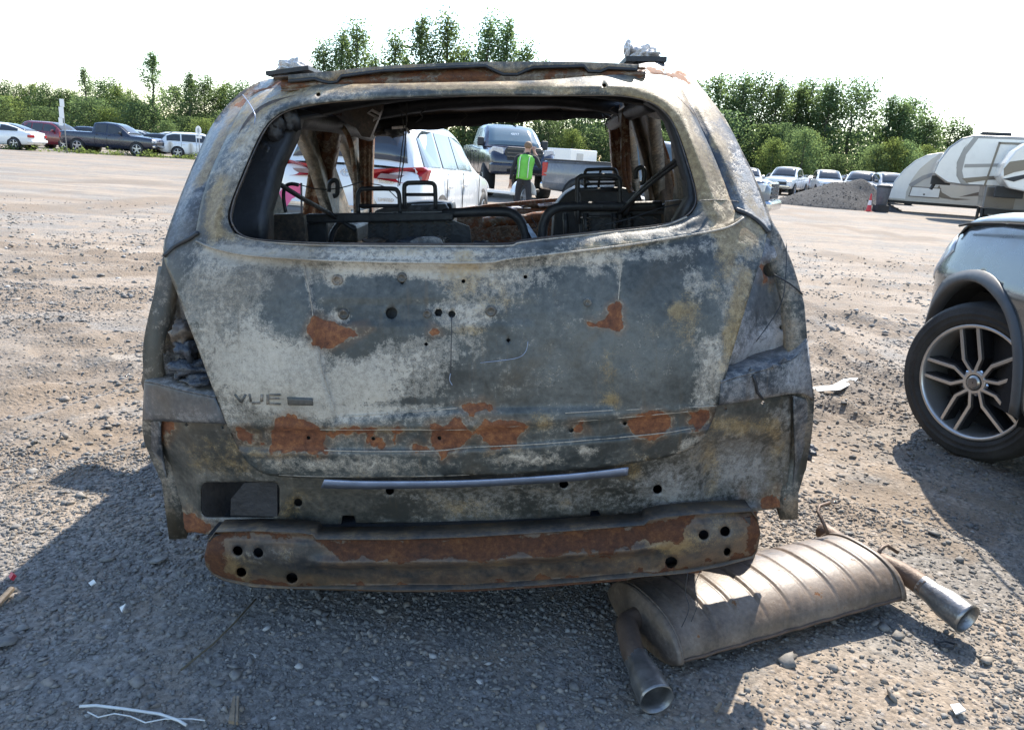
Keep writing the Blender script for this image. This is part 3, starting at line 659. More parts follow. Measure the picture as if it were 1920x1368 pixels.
_eh = [vent_hole(376, 903, 524, 970), circle(559, 942, 8, 10), circle(731, 920, 8, 10), circle(1057, 908, 9, 10), circle(1233, 917, 9, 10), circle(349, 796, 4, 4), circle(417, 801, 3.5, 4), circle(1361, 766, 3.5, 4), circle(1431, 755, 4.5, 4)]
END = skin_part('rear_end_panel', L_END, burnt('scorched_end_panel', ash0=.12, tan0=.2, dark=(.05, .05, .044), dark2=(.12, .11, .092), ashc=(.31, .30, .285)), _eh, 7., .03, end_relief,
                {'ash': lambda P: blobs(P, [(1390, 880, 70, 60, 0, .5), (1250, 910, 60, 50, 0, .4), (1480, 800, 30, 60, 0, .4), (430, 985, 120, 14, 0, .3), (1050, 930, 300, 30, 0, .2)]) - blobs(P, [(340, 900, 30, 100, 0, .5), (600, 960, 80, 50, 0, .4), (600, 920, 60, 40, 0, .3)]),
                 'tan': lambda P: blobs(P, [(430, 850, 90, 40, 0, .35), (1390, 800, 100, 24, 0, .4), (1180, 880, 30, 20, 0, .5), (1330, 880, 20, 60, 0, .3), (900, 940, 200, 30, 0, .15), (1460, 830, 20, 40, 0, .3), (545, 960, 24, 30, 0, .4)]),
                 'rust': lambda P: rust_field(P, [[(332, 960), (350, 955), (390, 985), (392, 1004), (336, 1003)], [(1440, 930), (1470, 925), (1466, 955), (1420, 960)], [(1388, 916), (1398, 912), (1400, 924), (1390, 926)], [(292, 790), (322, 792), (318, 822), (296, 822)]], 26.)})
# dark sheet behind the end panel, shade put into its colour so holes read deep
_p, _t = fill([(340, 800), (1470, 780), (1460, 940), (1300, 945), (1180, 960), (640, 975), (360, 985)], (), 40)
_v = skin(_p, .16); mesh_obj('hole_shade_backing', _v, _t, M_SOOT, END, True, solid=.01)
px_prism('vent_baffle', [(432, 966), (433, 935), (458, 905), (500, 903), (520, 905), (520, 968)], .12, .125, M_SOOT, END)
# bright strip of trim left under the tailgate
_a = smooth_line([(608, 898), (700, 901), (880, 899), (1060, 888), (1178, 875)], 8); _b = smooth_line([(602, 912), (700, 914), (880, 910), (1060, 900), (1176, 888)], 8)
strip('trim_strip', skin(_a, -.012), skin(_b, -.002), M_STRIP, CAR, solid=.004)

SIL_L = [(307, 477), (303, 503), (287, 557), (273, 617), (267, 663), (268, 697), (270, 720), (269, 750), (267, 780), (267, 803), (270, 827), (283, 860), (303, 903)]
SIL_R = [(1449, 431), (1463, 440), (1487, 497), (1500, 540), (1508, 570), (1512, 617), (1515, 657), (1520, 697), (1527, 747), (1524, 797), (1520, 830), (1510, 880), (1497, 925)]
# lamp pockets (set back behind tailgate edge and bumper corner)
_PL = [(307, 478), (330, 500), (380, 600), (440, 740), (430, 770), (345, 760), (270, 735), (268, 697), (267, 663), (273, 617), (287, 557), (303, 503)]
_PRr = [(1449, 431), (1463, 440), (1487, 497), (1500, 540), (1508, 570), (1512, 617), (1515, 657), (1514, 680), (1440, 715), (1330, 760), (1345, 700), (1380, 580), (1415, 480), (1436, 440)]
skin_part('lamp_pocket', smooth_line(_PL, 2, True), M_INNER, [circle(325, 548, 9, 12), circle(309, 659, 4, 8)], 6., .035,
          lambda P: .05 * sstep(0, 34, sdist(P, np.array([(305, 500), (335, 520), (400, 690), (420, 750), (330, 728), (300, 690), (302, 600)]))) + ridge(P, SIL_L[:7], 10, -.02) + ridge(P, [(270, 728), (340, 738), (420, 752)], 26, .07) + ridge(P, [(318, 520), (322, 560), (300, 640)], 12, -.008), {'tan': lambda P: blobs(P, [(300, 600, 24, 90, 10, .4)]), 'rust': lambda P: rust_field(P, [[(296, 520), (308, 500), (300, 560), (290, 580)], [(330, 728), (360, 722), (352, 738)]]), 'ash': lambda P: blobs(P, [(310, 700, 50, 40, 0, .5), (325, 540, 20, 40, 0, .5)])})
skin_part('lamp_pocket', smooth_line(_PRr, 2, True), burnt('scorched_lamp_pocket', ash0=.36, tan0=.08, dark=(.06, .065, .07), dark2=(.13, .13, .13), ashc=(.42, .40, .40)), [circle(1443, 506, 13, 14), circle(1448, 457, 4, 8), circle(1466, 614, 4.5, 8), circle(1476, 505, 2.5, 6)], 6., .03,
          lambda P: .035 * sstep(0, 30, sdist(P, np.array([(1440, 450), (1470, 500), (1492, 600), (1480, 660), (1370, 720), (1400, 600)]))) + ridge(P, [(1463, 445), (1485, 510), (1498, 580), (1500, 640)], 7, -.012) + ridge(P, [(1345, 730), (1420, 700), (1480, 680), (1514, 650)], 34, .085) + .012 * np.exp(-(((P[:, 0] - 1450) / 22) ** 2 + ((P[:, 1] - 600) / 30) ** 2)), {'ash': lambda P: blobs(P, [(1440, 660, 60, 40, -20, .5), (1490, 560, 12, 80, -10, .3)]) - blobs(P, [(1440, 560, 40, 40, 0, .45), (1445, 510, 25, 25, 0, .5)]), 'tan': lambda P: blobs(P, [(1490, 545, 20, 40, 0, .5), (1440, 540, 30, 20, 0, .3)]), 'rust': lambda P: rust_field(P, [[(1424, 500), (1434, 490), (1436, 520), (1450, 524), (1430, 526)], [(1492, 535), (1504, 545), (1506, 566), (1496, 556)]])})
_p, _t = fill([(300, 500), (330, 500), (420, 740), (300, 720), (275, 650)], (), 20); mesh_obj('pocket_backing', skin(_p, .14), _t, M_SOOT, CAR, True, solid=.005)
_p, _t = fill([(1440, 450), (1480, 500), (1500, 640), (1380, 700), (1400, 560)], (), 20); mesh_obj('pocket_backing', skin(_p, .14), _t, M_SOOT, CAR, True, solid=.005)
for (px, py, wx, hz, sd, m) in ((345, 625, .028, .035, 4, M_INNER), (352, 655, .03, .03, 6, M_CHAR), (362, 690, .055, .022, 9, M_CHAR), (378, 708, .05, .018, 12, M_CHAR), (340, 692, .03, .02, 15, M_CHAR)):
    c = skin(np.array([(px, py)]), .045)[0]; lump('charred_lamp_remains', px, py, 0, wx, hz, sd, m, CAR, 2, .5, .035, base=Vector(c))
# bumper corners: shelf + cheek, each wrapped round to the side of the car
def corner(side, top, bot, shelf_in, mat, fields):
    P, T = fill(list(top) + list(bot)[::-1], (), 6.)
    o = skin_part('bumper_corner', list(top) + list(bot)[::-1], mat, (), 6., -.006, lambda P: ridge(P, [(p[0], p[1]) for p in top], 5, .004) + ridge(P, [(p[0], p[1]) for p in bot], 6, .006), fields)
    a = skin(smooth_line(top, 4), -.006); b = a + np.array([0, .10, .016]); b[:, 0] *= .985
    strip('corner_shelf', a, b, mat, o, solid=.003); return o
corner(-1, [(270, 714), (290, 717), (340, 730), (403, 743)], [(267, 788), (293, 789), (345, 792), (424, 795)], None, M_BLUESTEEL, {'ash': lambda P: -.25 + blobs(P, [(350, 785, 60, 10, 5, .4)])})
corner(1, [(1352, 716), (1380, 706), (1420, 696), (1480, 675), (1500, 660), (1514, 636)], [(1347, 760), (1400, 752), (1483, 738), (1505, 738), (1520, 745), (1527, 752)], None, M_BLUESTEEL, {'ash': lambda P: blobs(P, [(1490, 700, 30, 40, 0, .5)]), 'tan': lambda P: blobs(P, [(1470, 680, 60, 20, -15, .35)])})
MB().tube([skin(np.array([(a, b)]), -.009)[0] for a, b in ((1412, 703), (1417, 718), (1420, 735), (1430, 748))], .0035, 6).build('paint_run', M_SOOT, CAR, True)
for pts in (((1407, 690), (1416, 693), (1404, 698)), ((1448, 683), (1464, 686), (1452, 692)), ((1470, 670), (1478, 676), (1462, 680))):
    b = MB(); q = [Vector(skin(np.array([p_]), -.012)[0]) for p_ in pts]; b.add(q + [v + Vector((0, .004, .003)) for v in q], [(0, 1, 2), (5, 4, 3), (0, 3, 4, 1), (1, 4, 5, 2), (2, 5, 3, 0)]); b.build('torn_foil', M_BLUESTEEL, CAR)
# corner skirts below the bumper corners: curved cheeks running down to the sill
def skirt(top, inner, outer, mat):
    q = list(inner) + list(outer)[::-1]
    return skin_part('corner_skirt', q, mat, (), 7., .012, None, {'tan': lambda P: blobs(P, [(P[:, 0].mean(), 800, 60, 26, 0, .3)])})
skirt(None, [(300, 789), (300, 830), (312, 900), (322, 930)], [(267, 790), (267, 803), (270, 827), (283, 860), (303, 903), (318, 935)], M_BLUESTEEL)
skirt(None, [(1488, 742), (1490, 800), (1492, 870), (1485, 925)], [(1527, 752), (1524, 797), (1520, 830), (1510, 880), (1492, 930)], M_BLUESTEEL)
lump('melted_trim', 1515, 846, .33, .022, .02, 21, M_CHAR, CAR, 2, .5, .03)
MB().tube([CP(1514, 855, .33), CP(1510, 880, .33), CP(1503, 893, .33)], .002, 5).build('hanging_wire', M_SOOT, CAR, True)

# --- body sides with door and quarter-window openings
def side_wall(side, sil, dpil):
    rear = [skin(np.array([p]), .0)[0] for p in dpil] + [skin(np.array([p]), .0)[0] for p in sil]
    R_ = np.array([(v[1], v[2], abs(v[0])) for v in rear]); R_ = R_[np.argsort(-R_[:, 1])]
    zr, yr, xr = R_[::-1, 1], R_[::-1, 0], R_[::-1, 2]
    ztop = zr.max()
    outer = [(y, z) for y, z, x in R_] + [(1.05, .24), (1.02, .42), (.88, .52), (.66, .52), (.52, .42)][::-1][::-1] if False else [(y, z) for y, z, x in R_]
    wheel = [(.62 + .36 * math.cos(a), .30 + .36 * math.sin(a)) for a in np.linspace(math.pi, 0, 12)]
    wheel2 = [(3.42 + .36 * math.cos(a), .30 + .36 * math.sin(a)) for a in np.linspace(math.pi, 0, 12)]
    outer = [p for p in outer if p[1] > .34] + [(.22, .28)] + wheel + [(1.05, .26), (2.95, .24)] + wheel2 + [(3.9, .3), (4.15, .42), (4.2, .75), (4.0, .92), (3.4, 1.0), (3.05, 1.02), (2.82, 1.13), (2.58, ztop - .14), (2.40, ztop - .03), (1.2, ztop + .02)]
    T_ = lambda L: [(float(CX(a, b, side).y), float(CX(a, b, side).z)) for a, b in L]
    if side < 0:
        holes = [T_([(512, 300), (545, 235), (600, 222), (596, 300), (585, 402), (500, 405)])]
    else:
        holes = [T_([(1218, 195), (1250, 215), (1290, 300), (1306, 375), (1268, 378), (1240, 300)])]
    y0 = 1.28; y1 = 2.02
    holes[0] = [(1.18, 1.09), (1.03, 1.25), (.97, 1.36), (1.03, 1.43), (1.36, 1.45), (1.62, 1.32), (1.84, 1.07)] if side < 0 else [(1.40, 1.09), (1.26, 1.19), (1.12, 1.34), (1.10, 1.42), (1.36, 1.45), (1.64, 1.26), (1.90, 1.07)]
    holes += [[(1.80, 1.42), (2.16, 1.42), (2.32, 1.35), (2.55, 1.19), (2.70, 1.06), (2.22, 1.06)]]
    P, T = fill(outer, holes, .05)
    MB().tube([(side * x_, y, z_) for x_, y, z_ in ((.57, .70, 1.445), (.60, 1.0, 1.455), (.61, 1.5, 1.46), (.61, 1.9, 1.455), (.60, 2.2, 1.44))], .034, 10).build('roof_side_rail', M_SOOT, CAR, True)
    x = np.interp(P[:, 1], zr, xr) * (1 - .0 * P[:, 0]) - .05 * sstep(3.2, 4.2, P[:, 0]) ** 2 + .01 * np.sin(P[:, 0] * 2.2) * 0
    V = np.stack([side * x, P[:, 0], P[:, 1]], -1)
    return mesh_obj('body_side', V, T if side < 0 else T[:, ::-1], burnt('scorched_body_side%d' % (side > 0), ash0=.25, tan0=.22), CAR, True, solid=.05, offset=1)
side_wall(-1, SIL_L, [(310, 447), (327, 397), (357, 320), (387, 253), (413, 213), (440, 183), (460, 167), (487, 153)])
side_wall(1, SIL_R, [(1447, 413), (1427, 357), (1393, 287), (1360, 223), (1327, 180), (1303, 150), (1273, 130)])
# ------------------------------------------------------------------ burnt car: bumper beam, inside, underside
L_BEAM = [(383, 1043), (390, 1013), (403, 996), (473, 994), (560, 997), (587, 1001), (593, 1010), (740, 1010), (880, 1005), (1047, 995), (1207, 983), (1217, 974), (1247, 968), (1300, 963), (1410, 957), (1421, 972),
          (1426, 1000), (1420, 1033), (1413, 1046), (1347, 1063), (1280, 1075), (1173, 1084), (1013, 1097), (880, 1105), (740, 1106), (523, 1103), (473, 1100), (420, 1088), (398, 1076), (386, 1060)]
def beam_relief(P):
    x, y = P[:, 0], P[:, 1]
    tp = np.interp(x, [383, 593, 880, 1207, 1425], [995, 1010, 1005, 983, 957]); bt = np.interp(x, [383, 523, 880, 1173, 1425], [1080, 1103, 1105, 1084, 1044]); v = (y - tp) / (bt - tp)
    mid = sstep(560, 620, x) * sstep(1270, 1200, x)
    r = .030 * (1 - np.clip(v / .45, 0, 1)) * mid + .026 * sstep(.52, .60, v) * sstep(1.02, .94, v) * mid - .012 * np.exp(-((v - .48) / .06) ** 2) * mid
    r += .012 * (1 - mid) * (sstep(.10, .0, v) + sstep(.9, 1., v)) + .008 * (1 - mid) * np.cos(v * 6.2)
    r += ridge(P, [(1300, 965), (1320, 990), (1316, 1020)], 6, -.004)
    return r
BEAM = skin_part('bumper_beam', L_BEAM, M_BEAM, [circle(445, 1033, 10, 12), circle(484, 1036, 10, 12), circle(452, 1073, 10, 12), circle(547, 1084, 11, 12), circle(1320, 1003, 10, 12), circle(1360, 996, 10, 12), circle(1259, 1055, 12, 12), circle(1364, 1035, 7, 8, 9), circle(1177, 1029, 2.5, 6)],
                 6., -.055, beam_relief, {'rust': lambda P: rust_field(P, [[(383, 1043), (392, 1005), (480, 992), (600, 1000), (596, 1008), (470, 1004), (430, 1012), (410, 1040), (420, 1078), (520, 1098), (640, 1104), (440, 1104), (390, 1075)], [(590, 1008), (880, 1003), (1200, 982), (1310, 960), (1280, 1005), (1180, 1030), (880, 1048), (620, 1050)], [(420, 1095), (700, 1096), (900, 1094), (1180, 1074), (1280, 1066), (1280, 1080), (900, 1110), (600, 1108)], [(1380, 958), (1420, 960), (1428, 1010), (1412, 1048), (1250, 1080), (1100, 1092), (1240, 1068), (1400, 1040), (1408, 990)]], 40.),
                                               'tan': lambda P: blobs(P, [(1240, 1010, 60, 26, 0, .6), (430, 1070, 40, 30, 0, .4)]), 'ash': lambda P: blobs(P, [(500, 1040, 90, 30, 0, .3)]) - blobs(P, [(800, 1070, 200, 30, 0, .2)])}, solid=.006)
_b0 = skin(np.array(L_BEAM, float), -.055); _b1 = _b0 + np.array([0, .07, 0])
strip('beam_return', _ring(_b0), _ring(_b1), M_BEAM, BEAM, solid=.003)
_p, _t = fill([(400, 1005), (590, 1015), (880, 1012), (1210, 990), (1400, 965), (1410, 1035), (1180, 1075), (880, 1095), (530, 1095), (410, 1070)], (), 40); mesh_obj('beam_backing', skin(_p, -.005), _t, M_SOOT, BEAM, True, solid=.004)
for px in (520, 1270):
    MB().box(CP(px, 1020, .28), (.09, .24, .05)).build('bumper_bracket', M_RUSTY, CAR)
# floor, underside and running gear
MB().box((0, 2.1, .34), (1.45, 4.0, .02)).build('floor_pan', M_SOOT, CAR)
MB().box((0, .52, .42), (1.1, .5, .16)).build('spare_wheel_well', M_SOOT, CAR, bevel=.05)
MB().box((-.62, 2.1, .27), (.10, 3.6, .10)).box((.62, 2.1, .27), (.10, 3.6, .10)).build('chassis_rails', M_SOOT, CAR, bevel=.02)
HITCH = MB().tube([(.03, .24, .22), (.03, .5, .22)], .032, 4).box((.03, .48, .22), (.7, .06, .06)).build('tow_receiver', M_SOOT, CAR)
def bare_wheel(x, y, zc):
    b = MB(); s = 1 if x > 0 else -1
    b.lathe([(.05, .10), (.16, .09), (.19, .08), (.205, .10), (.21, .10), (.20, .05), (.185, .0), (.20, -.07), (.21, -.09), (.20, -.09), (.17, -.05), (.05, -.03)], (x, y, zc), (s, 0, 0), 28)
    b.build('bare_wheel_rim', M_RUSTY, CAR, True)
bare_wheel(-.74, .62, .285); bare_wheel(.74, .62, .13); bare_wheel(-.74, 3.42, .285); bare_wheel(.74, 3.42, .13)
for y in (.62, 3.42): MB().tube([(-.74, y, .285), (.74, y, .13)], .035, 8).build('axle', M_SOOT, CAR, True)

# roof underside: bows, rear rail with slots, drooping front rail
for k, (y, dz) in enumerate(((.85, -.015), (1.6, -.015))):
    MB().tube([(x - .0, y, float(roof_z(x, y)) + dz - .02) for x in np.linspace(-.56, .56, 9)], .028, 6).build('roof_bow', M_SOOT, CAR, True)
_hl = smooth_line([(560, 255), (640, 250), (690, 246), (760, 240), (850, 232), (960, 222), (1060, 216), (1150, 212), (1190, 208)], 5); _hu = smooth_line([(560, 190), (640, 180), (760, 174), (850, 170), (960, 168), (1060, 168), (1150, 170), (1190, 172)], 6)
_hl = resamp(_hl, 40); _hu = resamp(_hu, 40)
_fr = MB(); _fr.loft([[tuple(CP(a + (c - a) * f, b + (d - b) * f + 2.5 * math.sin(i * 1.3) * (f == 0), 2.22 + .15 * (1 - f) * f)) for i, ((a, b), (c, d)) in enumerate(zip(_hl, _hu))] for f in np.linspace(0, 1, 5)], closed=False)
_fr.build('front_header', M_SOOT, CAR, True, solid=.03)
for (x0, y0, x1, y1) in ((880, 186, 900, 195), (915, 186, 937, 193), (945, 186, 962, 193)):
    px_prism('header_slot', [(x0, y0), (x1, y0), (x1, y1), (x0, y1)], 2.18, 2.20, M_INNER)
px_prism('header_bracket', [(875, 184), (968, 182), (970, 196), (950, 197), (944, 205), (905, 207), (878, 200)], 2.20, 2.215, M_INNER)
for pts in ([(700, 205), (690, 212), (704, 219), (700, 226), (709, 220)], [(698, 207), (712, 214)], [(735, 240), (760, 238), (768, 250)]):
    MB().tube([CP(a, b, 1.5) for a, b in pts], .006, 5).build('hanging_clip', M_FOIL, CAR, True)
lump('burnt_headliner_clump', 735, 246, 2.15, .05, .025, 31, M_SOOT, CAR, 2, .5, .05)
lump('burnt_headliner_clump', 712, 248, 2.15, .04, .018, 33, M_INNER, CAR, 2, .5, .05)

# inner D pillars and the upright pillars (each a pressed box section)
def bar3(name, L0, L1, y0, y1, mat, yd=.06, ribs=True):
    """upright between two picture edges: left edge L0, right edge L1; its depth runs y0 (top) to y1 (foot)"""
    n = len(L0); A, B = [], []
    for k in range(n):
        y = y0 + (y1 - y0) * k / (n - 1); A.append(CP(*L0[k], y)); B.append(CP(*L1[k], y))
    rings = []
    for a, c in zip(A, B):
        d = c - a; f = [0, .12, .2, .34, .42, .62, .7, .86, 1]; dp = [.0, .0, .018, .018, 0, 0, .014, .014, 0] if ribs else [0] * 9
        rings.append([tuple(a + d * t + Vector((0, q, 0))) for t, q in zip(f, dp)] + [tuple(c + Vector((0, yd, 0))), tuple(a + Vector((0, yd, 0)))])
    return MB().loft(rings, True, True).build(name, mat, CAR, True)
_o = bar3('inner_rear_pillar', [(530, 196), (492, 218), (466, 276), (444, 325), (426, 378), (420, 440), (435, 460)], [(600, 215), (552, 222), (541, 262), (515, 315), (505, 355), (492, 400), (492, 455)], .50, .30, M_SOOT, .10, False)
for (px, py, sd) in ((515, 240, 1), (500, 290, 2), (488, 330, 3), (478, 380, 4), (520, 225, 5), (545, 225, 6)):
    lump('charred_trim_flake', px, py, .44, .022, .035, 50 + sd, M_SOOT, CAR, 2, .5, .02)
bar3('inner_rear_pillar', [(1215, 190), (1240, 205), (1257, 228), (1268, 258), (1280, 300), (1292, 340), (1296, 372), (1270, 420)], [(1262, 180), (1290, 203), (1306, 235), (1318, 268), (1332, 320), (1341, 355), (1343, 385), (1334, 430)], .50, .30, M_SOOT, .10, False)
bar3('window_pillar', [(593, 222), (588, 260), (577, 330), (567, 400), (567, 455)], [(640, 212), (632, 258), (620, 320), (611, 400), (611, 455)], 1.48, 2.05, M_RUSTBAR, .09)
bar3('door_pillar', [(668, 205), (672, 250), (674, 320), (676, 380), (676, 440)], [(700, 215), (697, 250), (695, 320), (694, 380), (694, 440)], 2.15, 2.8, M_RUSTBAR, .09)
px_prism('pillar_gusset', [(600, 188), (720, 184), (716, 205), (694, 258), (678, 256), (668, 240), (640, 226), (600, 224)], 1.5, 1.54, M_INNER)
bar3('door_pillar', [(1140, 190), (1145, 250), (1148, 300), (1156, 360), (1166, 412)], [(1162, 190), (1166, 250), (1166, 300), (1172, 350), (1186, 412)], 2.2, 2.8, M_RUSTBAR, .09)
bar3('window_pillar', [(1172, 190), (1188, 230), (1208, 300), (1220, 370), (1224, 430)], [(1215, 185), (1226, 215), (1252, 300), (1266, 365), (1270, 420)], 1.5, 1.95, M_INNER, .09)
bar3('pillar_edge', [(1204, 186), (1222, 220), (1244, 290), (1260, 360)], [(1210, 186), (1230, 220), (1254, 290), (1272, 362)], 1.46, 1.85, M_RUSTBAR, .02, False)
for L, y in (([(637, 232), (650, 250), (660, 280), (666, 340), (668, 430)], 1.55), ([(1172, 205), (1170, 230), (1169, 300), (1174, 340), (1184, 360)], 1.6), ([(1180, 195), (1174, 215), (1178, 300), (1180, 350)], 1.6)):
    MB().tube([tuple(p) for p in smooth_line([tuple(CP(a, b, y)) for a, b in L], 4)], .012, 6).build('door_frame_edge', M_RUSTBAR, CAR, True)
# quarter trim panels under the side windows
px_prism('quarter_inner_panel', [(478, 404), (560, 400), (569, 404), (574, 455), (480, 452)], .75, .78, M_INNER)
px_prism('quarter_inner_panel', [(1250, 378), (1300, 372), (1300, 420), (1245, 432)], .75, .78, M_INNER)
px_prism('wheel_house', [(610, 455), (618, 432), (640, 415), (668, 424), (672, 456)], 1.25, 1.5, M_FRAME, bevel=.01)

# seats: tube frames, pans and headrest hoops
def hoop(name, L, y, r, mat=M_SOOT, parent=None):
    return MB().tube([tuple(p) for p in smooth_line([tuple(CP(a, b, y)) for a, b in L], 3)], r, 8).build(name, mat, parent or CAR, True)
SEATL = empty('rear_seat_frame'); SEATL.parent = CAR
px_prism('seat_rail', [(572, 402), (700, 400), (850, 398), (850, 414), (700, 417), (572, 419)], .95, 1.0, M_SOOT, SEATL, .006)
px_prism('backrest_plate', [(690, 417), (850, 414), (880, 425), (884, 460), (690, 462)], .98, 1.0, M_SOOT, SEATL)
px_prism('backrest_plate', [(574, 419), (612, 418), (612, 460), (576, 460)], .98, 1.0, M_SOOT, SEATL)
hoop('headrest_hoop', [(672, 402), (671, 368), (675, 357), (685, 354), (735, 354), (745, 358), (749, 370), (750, 402)], .98, .008, parent=SEATL)
MB().tube([CP(672, 386, .98), CP(750, 386, .98)], .007, 6).build('hoop_bar', M_SOOT, SEATL, True)
hoop('headrest_hoop', [(759, 392), (758, 352), (762, 345), (770, 343), (806, 343), (814, 347), (816, 356), (817, 392)], .98, .008, parent=SEATL)
MB().tube([CP(758, 365, .98), CP(817, 365, .98)], .006, 6).build('hoop_bar', M_SOOT, SEATL, True)
hoop('backrest_arch', [(830, 401), (863, 399), (938, 397), (962, 402), (978, 418), (985, 440), (987, 462)], .98, .017, parent=SEATL)
hoop('backrest_arch', [(620, 455), (626, 432), (642, 414), (660, 410)], 1.02, .010, parent=SEATL)
SEATR = empty('rear_seat_frame'); SEATR.parent = CAR
hoop('backrest_arch', [(1018, 455), (1018, 425), (1026, 404), (1040, 392), (1058, 388), (1100, 387), (1180, 387), (1240, 385)], .98, .017, parent=SEATR)
hoop('headrest_hoop', [(1084, 420), (1083, 342), (1087, 333), (1097, 330), (1148, 330), (1158, 334), (1162, 345), (1163, 420)], .98, .009, parent=SEATR)
MB().tube([CP(1083, 356, .98), CP(1162, 356, .98)], .007, 6).build('hoop_bar', M_SOOT, SEATR, True)
px_prism('seat_rail', [(1078, 386), (1262, 383), (1262, 402), (1078, 408)], .99, 1.03, M_SOOT, SEATR, .006)
for px in (1060, 1098, 1152, 1180): MB().tube([CP(px, 400, .99), CP(px + 2, 452, .99)], .010, 6).build('backrest_post', M_SOOT, SEATR, True)
px_prism('backrest_plate', [(1085, 408), (1240, 402), (1240, 440), (1088, 448)], 1.02, 1.04, M_SOOT, SEATR)
FS1 = empty('front_seat_frame'); FS1.parent = CAR
px_prism('backrest_shell', smooth_line([(700, 470), (700, 405), (712, 392), (745, 384), (760, 381), (800, 378), (838, 381), (848, 390), (852, 470)], 3), 1.9, 2.1, M_SOOT, FS1, .01)
px_prism('recliner_box', [(758, 400), (770, 384), (835, 382), (846, 400)], 1.85, 1.9, M_CHAR, FS1)
FS2 = empty('front_seat_frame'); FS2.parent = CAR
px_prism('backrest_shell', smooth_line([(1035, 460), (1040, 395), (1052, 372), (1068, 358), (1090, 352), (1165, 351), (1180, 358), (1194, 361), (1204, 375), (1208, 440)], 3), 1.9, 2.1, M_SOOT, FS2, .01)
hoop('headrest_hoop', [(1098, 352), (1097, 326), (1100, 319), (1108, 318), (1146, 317), (1154, 320), (1156, 328), (1156, 352)], 1.95, .008, parent=FS2)
for L in ([(1097, 337), (1156, 337)], [(1126, 318), (1122, 350)], [(1097, 345), (1156, 344)]): MB().tube([CP(a, b, 1.95) for a, b in L], .006, 6).build('hoop_bar', M_SOOT, FS2, True)
px_prism('recliner_arm', [(984, 421), (990, 420), (1008, 446), (1000, 452)], .97, .99, M_STRIP)
# dash beam, cowl and wrecked engine bay beyond
px_prism('cowl_bar', [(850, 392), (920, 383), (1040, 372), (1052, 372), (1052, 378), (920, 391), (850, 398)], 2.75, 2.8, M_RUSTY)
MB().tube([tuple(CP(a, b, 2.55)) for a, b in ((905, 418), (940, 413), (985, 412), (1000, 408), (1045, 404))], .03, 10).build('dash_tube', burnt('sunlit_rust_tube', ash0=-.3, tan0=.5, rust0=.0), CAR, True)
px_prism('firewall', [(690, 400), (1200, 385), (1200, 470), (690, 480)], 2.9, 2.93, M_RUSTY)
_hv, _hf = fill([(-.68, 2.9), (.68, 2.9), (.66, 3.9), (.4, 4.12), (-.4, 4.12), (-.66, 3.9)], (), .07)
_z = 1.0 + .035 * (fbm(_hv[:, 0] * 6, _hv[:, 1] * 6, 4) - .5) * 4 - .10 * (_hv[:, 1] - 2.9)
mesh_obj('buckled_bonnet', np.column_stack([_hv, _z]), _hf, M_BLUESTEEL, CAR, True, solid=.004)
MB().box((0, 4.12, .55), (1.3, .12, .5)).build('front_crossmember', M_RUSTY, CAR, bevel=.03)
for k, (px, py) in enumerate(((890, 392), (925, 390), (960, 389), (1000, 385), (1025, 382), (880, 398))):
    lump('engine_bay_debris', px, py, 2.95, .07, .02, 60 + k, M_BLUESTEEL if k % 2 else M_FOIL, CAR, 2, .5, .06)
# belts, buckles and wires
def wire(name, L, y, r, mat=M_SOOT): return MB().tube([tuple(p) for p in smooth_line([tuple(CP(q[0], q[1], q[2] if len(q) > 2 else y)) for q in L], 4)], r, 5).build(name, mat, CAR, True)
wire('seat_belt_stay', [(497, 328, .55), (560, 368, .7), (617, 400, .93), (668, 432, .97)], .8, .008)
wire('seat_belt_stay', [(1283, 290, .55), (1222, 338, .8), (1175, 385, .96)], .8, .008)
wire('seat_belt_stay', [(1222, 338, .8), (1195, 365, .88), (1172, 402, .95)], .8, .007)
wire('seat_belt_stay', [(1280, 300, .56), (1215, 350, .8), (1160, 400, .96)], .8, .006)
for (px, py) in ((512, 318), (625, 352), (1200, 328)):
    wire('belt_buckle', [(px - 8, py + 8), (px - 7, py - 8), (px + 2, py - 14), (px + 8, py - 8), (px + 7, py + 12), (px, py + 16)], .7 if px < 600 else 1.1, .009)
wire('sooty_cable', [(536, 398), (532, 372), (534, 352), (545, 345), (560, 347)], .7, .006)
wire('loose_wire', [(745, 180), (757, 240), (752, 290), (746, 350)], 1.2, .002)
wire('loose_wire', [(763, 180), (761, 245), (757, 300), (749, 348)], 1.2, .0025)
wire('loose_wire', [(497, 345), (494, 370), (498, 395)], .5, .003)
wire('loose_wire', [(1307, 377), (1240, 390), (1180, 410), (1130, 422)], .6, .002)
wire('loose_wire', [(560, 346), (600, 355), (640, 352), (680, 340)], 1.0, .002)
wire('loose_wire', [(696, 345), (720, 350), (745, 372)], 1.2, .002)
wire('tail_wire', [(455, 178, .35), (468, 195, .3), (478, 215, .26), (477, 232, .25)], .3, .0012, M_STRIP)
wire('tail_wire', [(1308, 377, .17), (1340, 375, .2), (1390, 380, .25), (1430, 405, .3)], .2, .0013)
def skin_wire(name, L, r, mat=M_SOOT, off=-.02): return MB().tube(line3(L, off), r, 5).build(name, mat, CAR, True)
skin_wire('lamp_wire', [(1452, 515), (1475, 528), (1492, 540), (1505, 552)], .0022, off=.0)
skin_wire('lamp_wire', [(1475, 450), (1473, 520), (1462, 575), (1418, 640)], .0012, off=.0)
skin_wire('plate_wire', [(847, 592), (846, 640), (845, 700)], .0012)
skin_wire('plate_wire', [(845, 700), (843, 712), (848, 722)], .0012, M_STRIP)
skin_wire('plate_wire', [(900, 680), (965, 672), (985, 660), (990, 640)], .0008, M_STRIP, -.004)
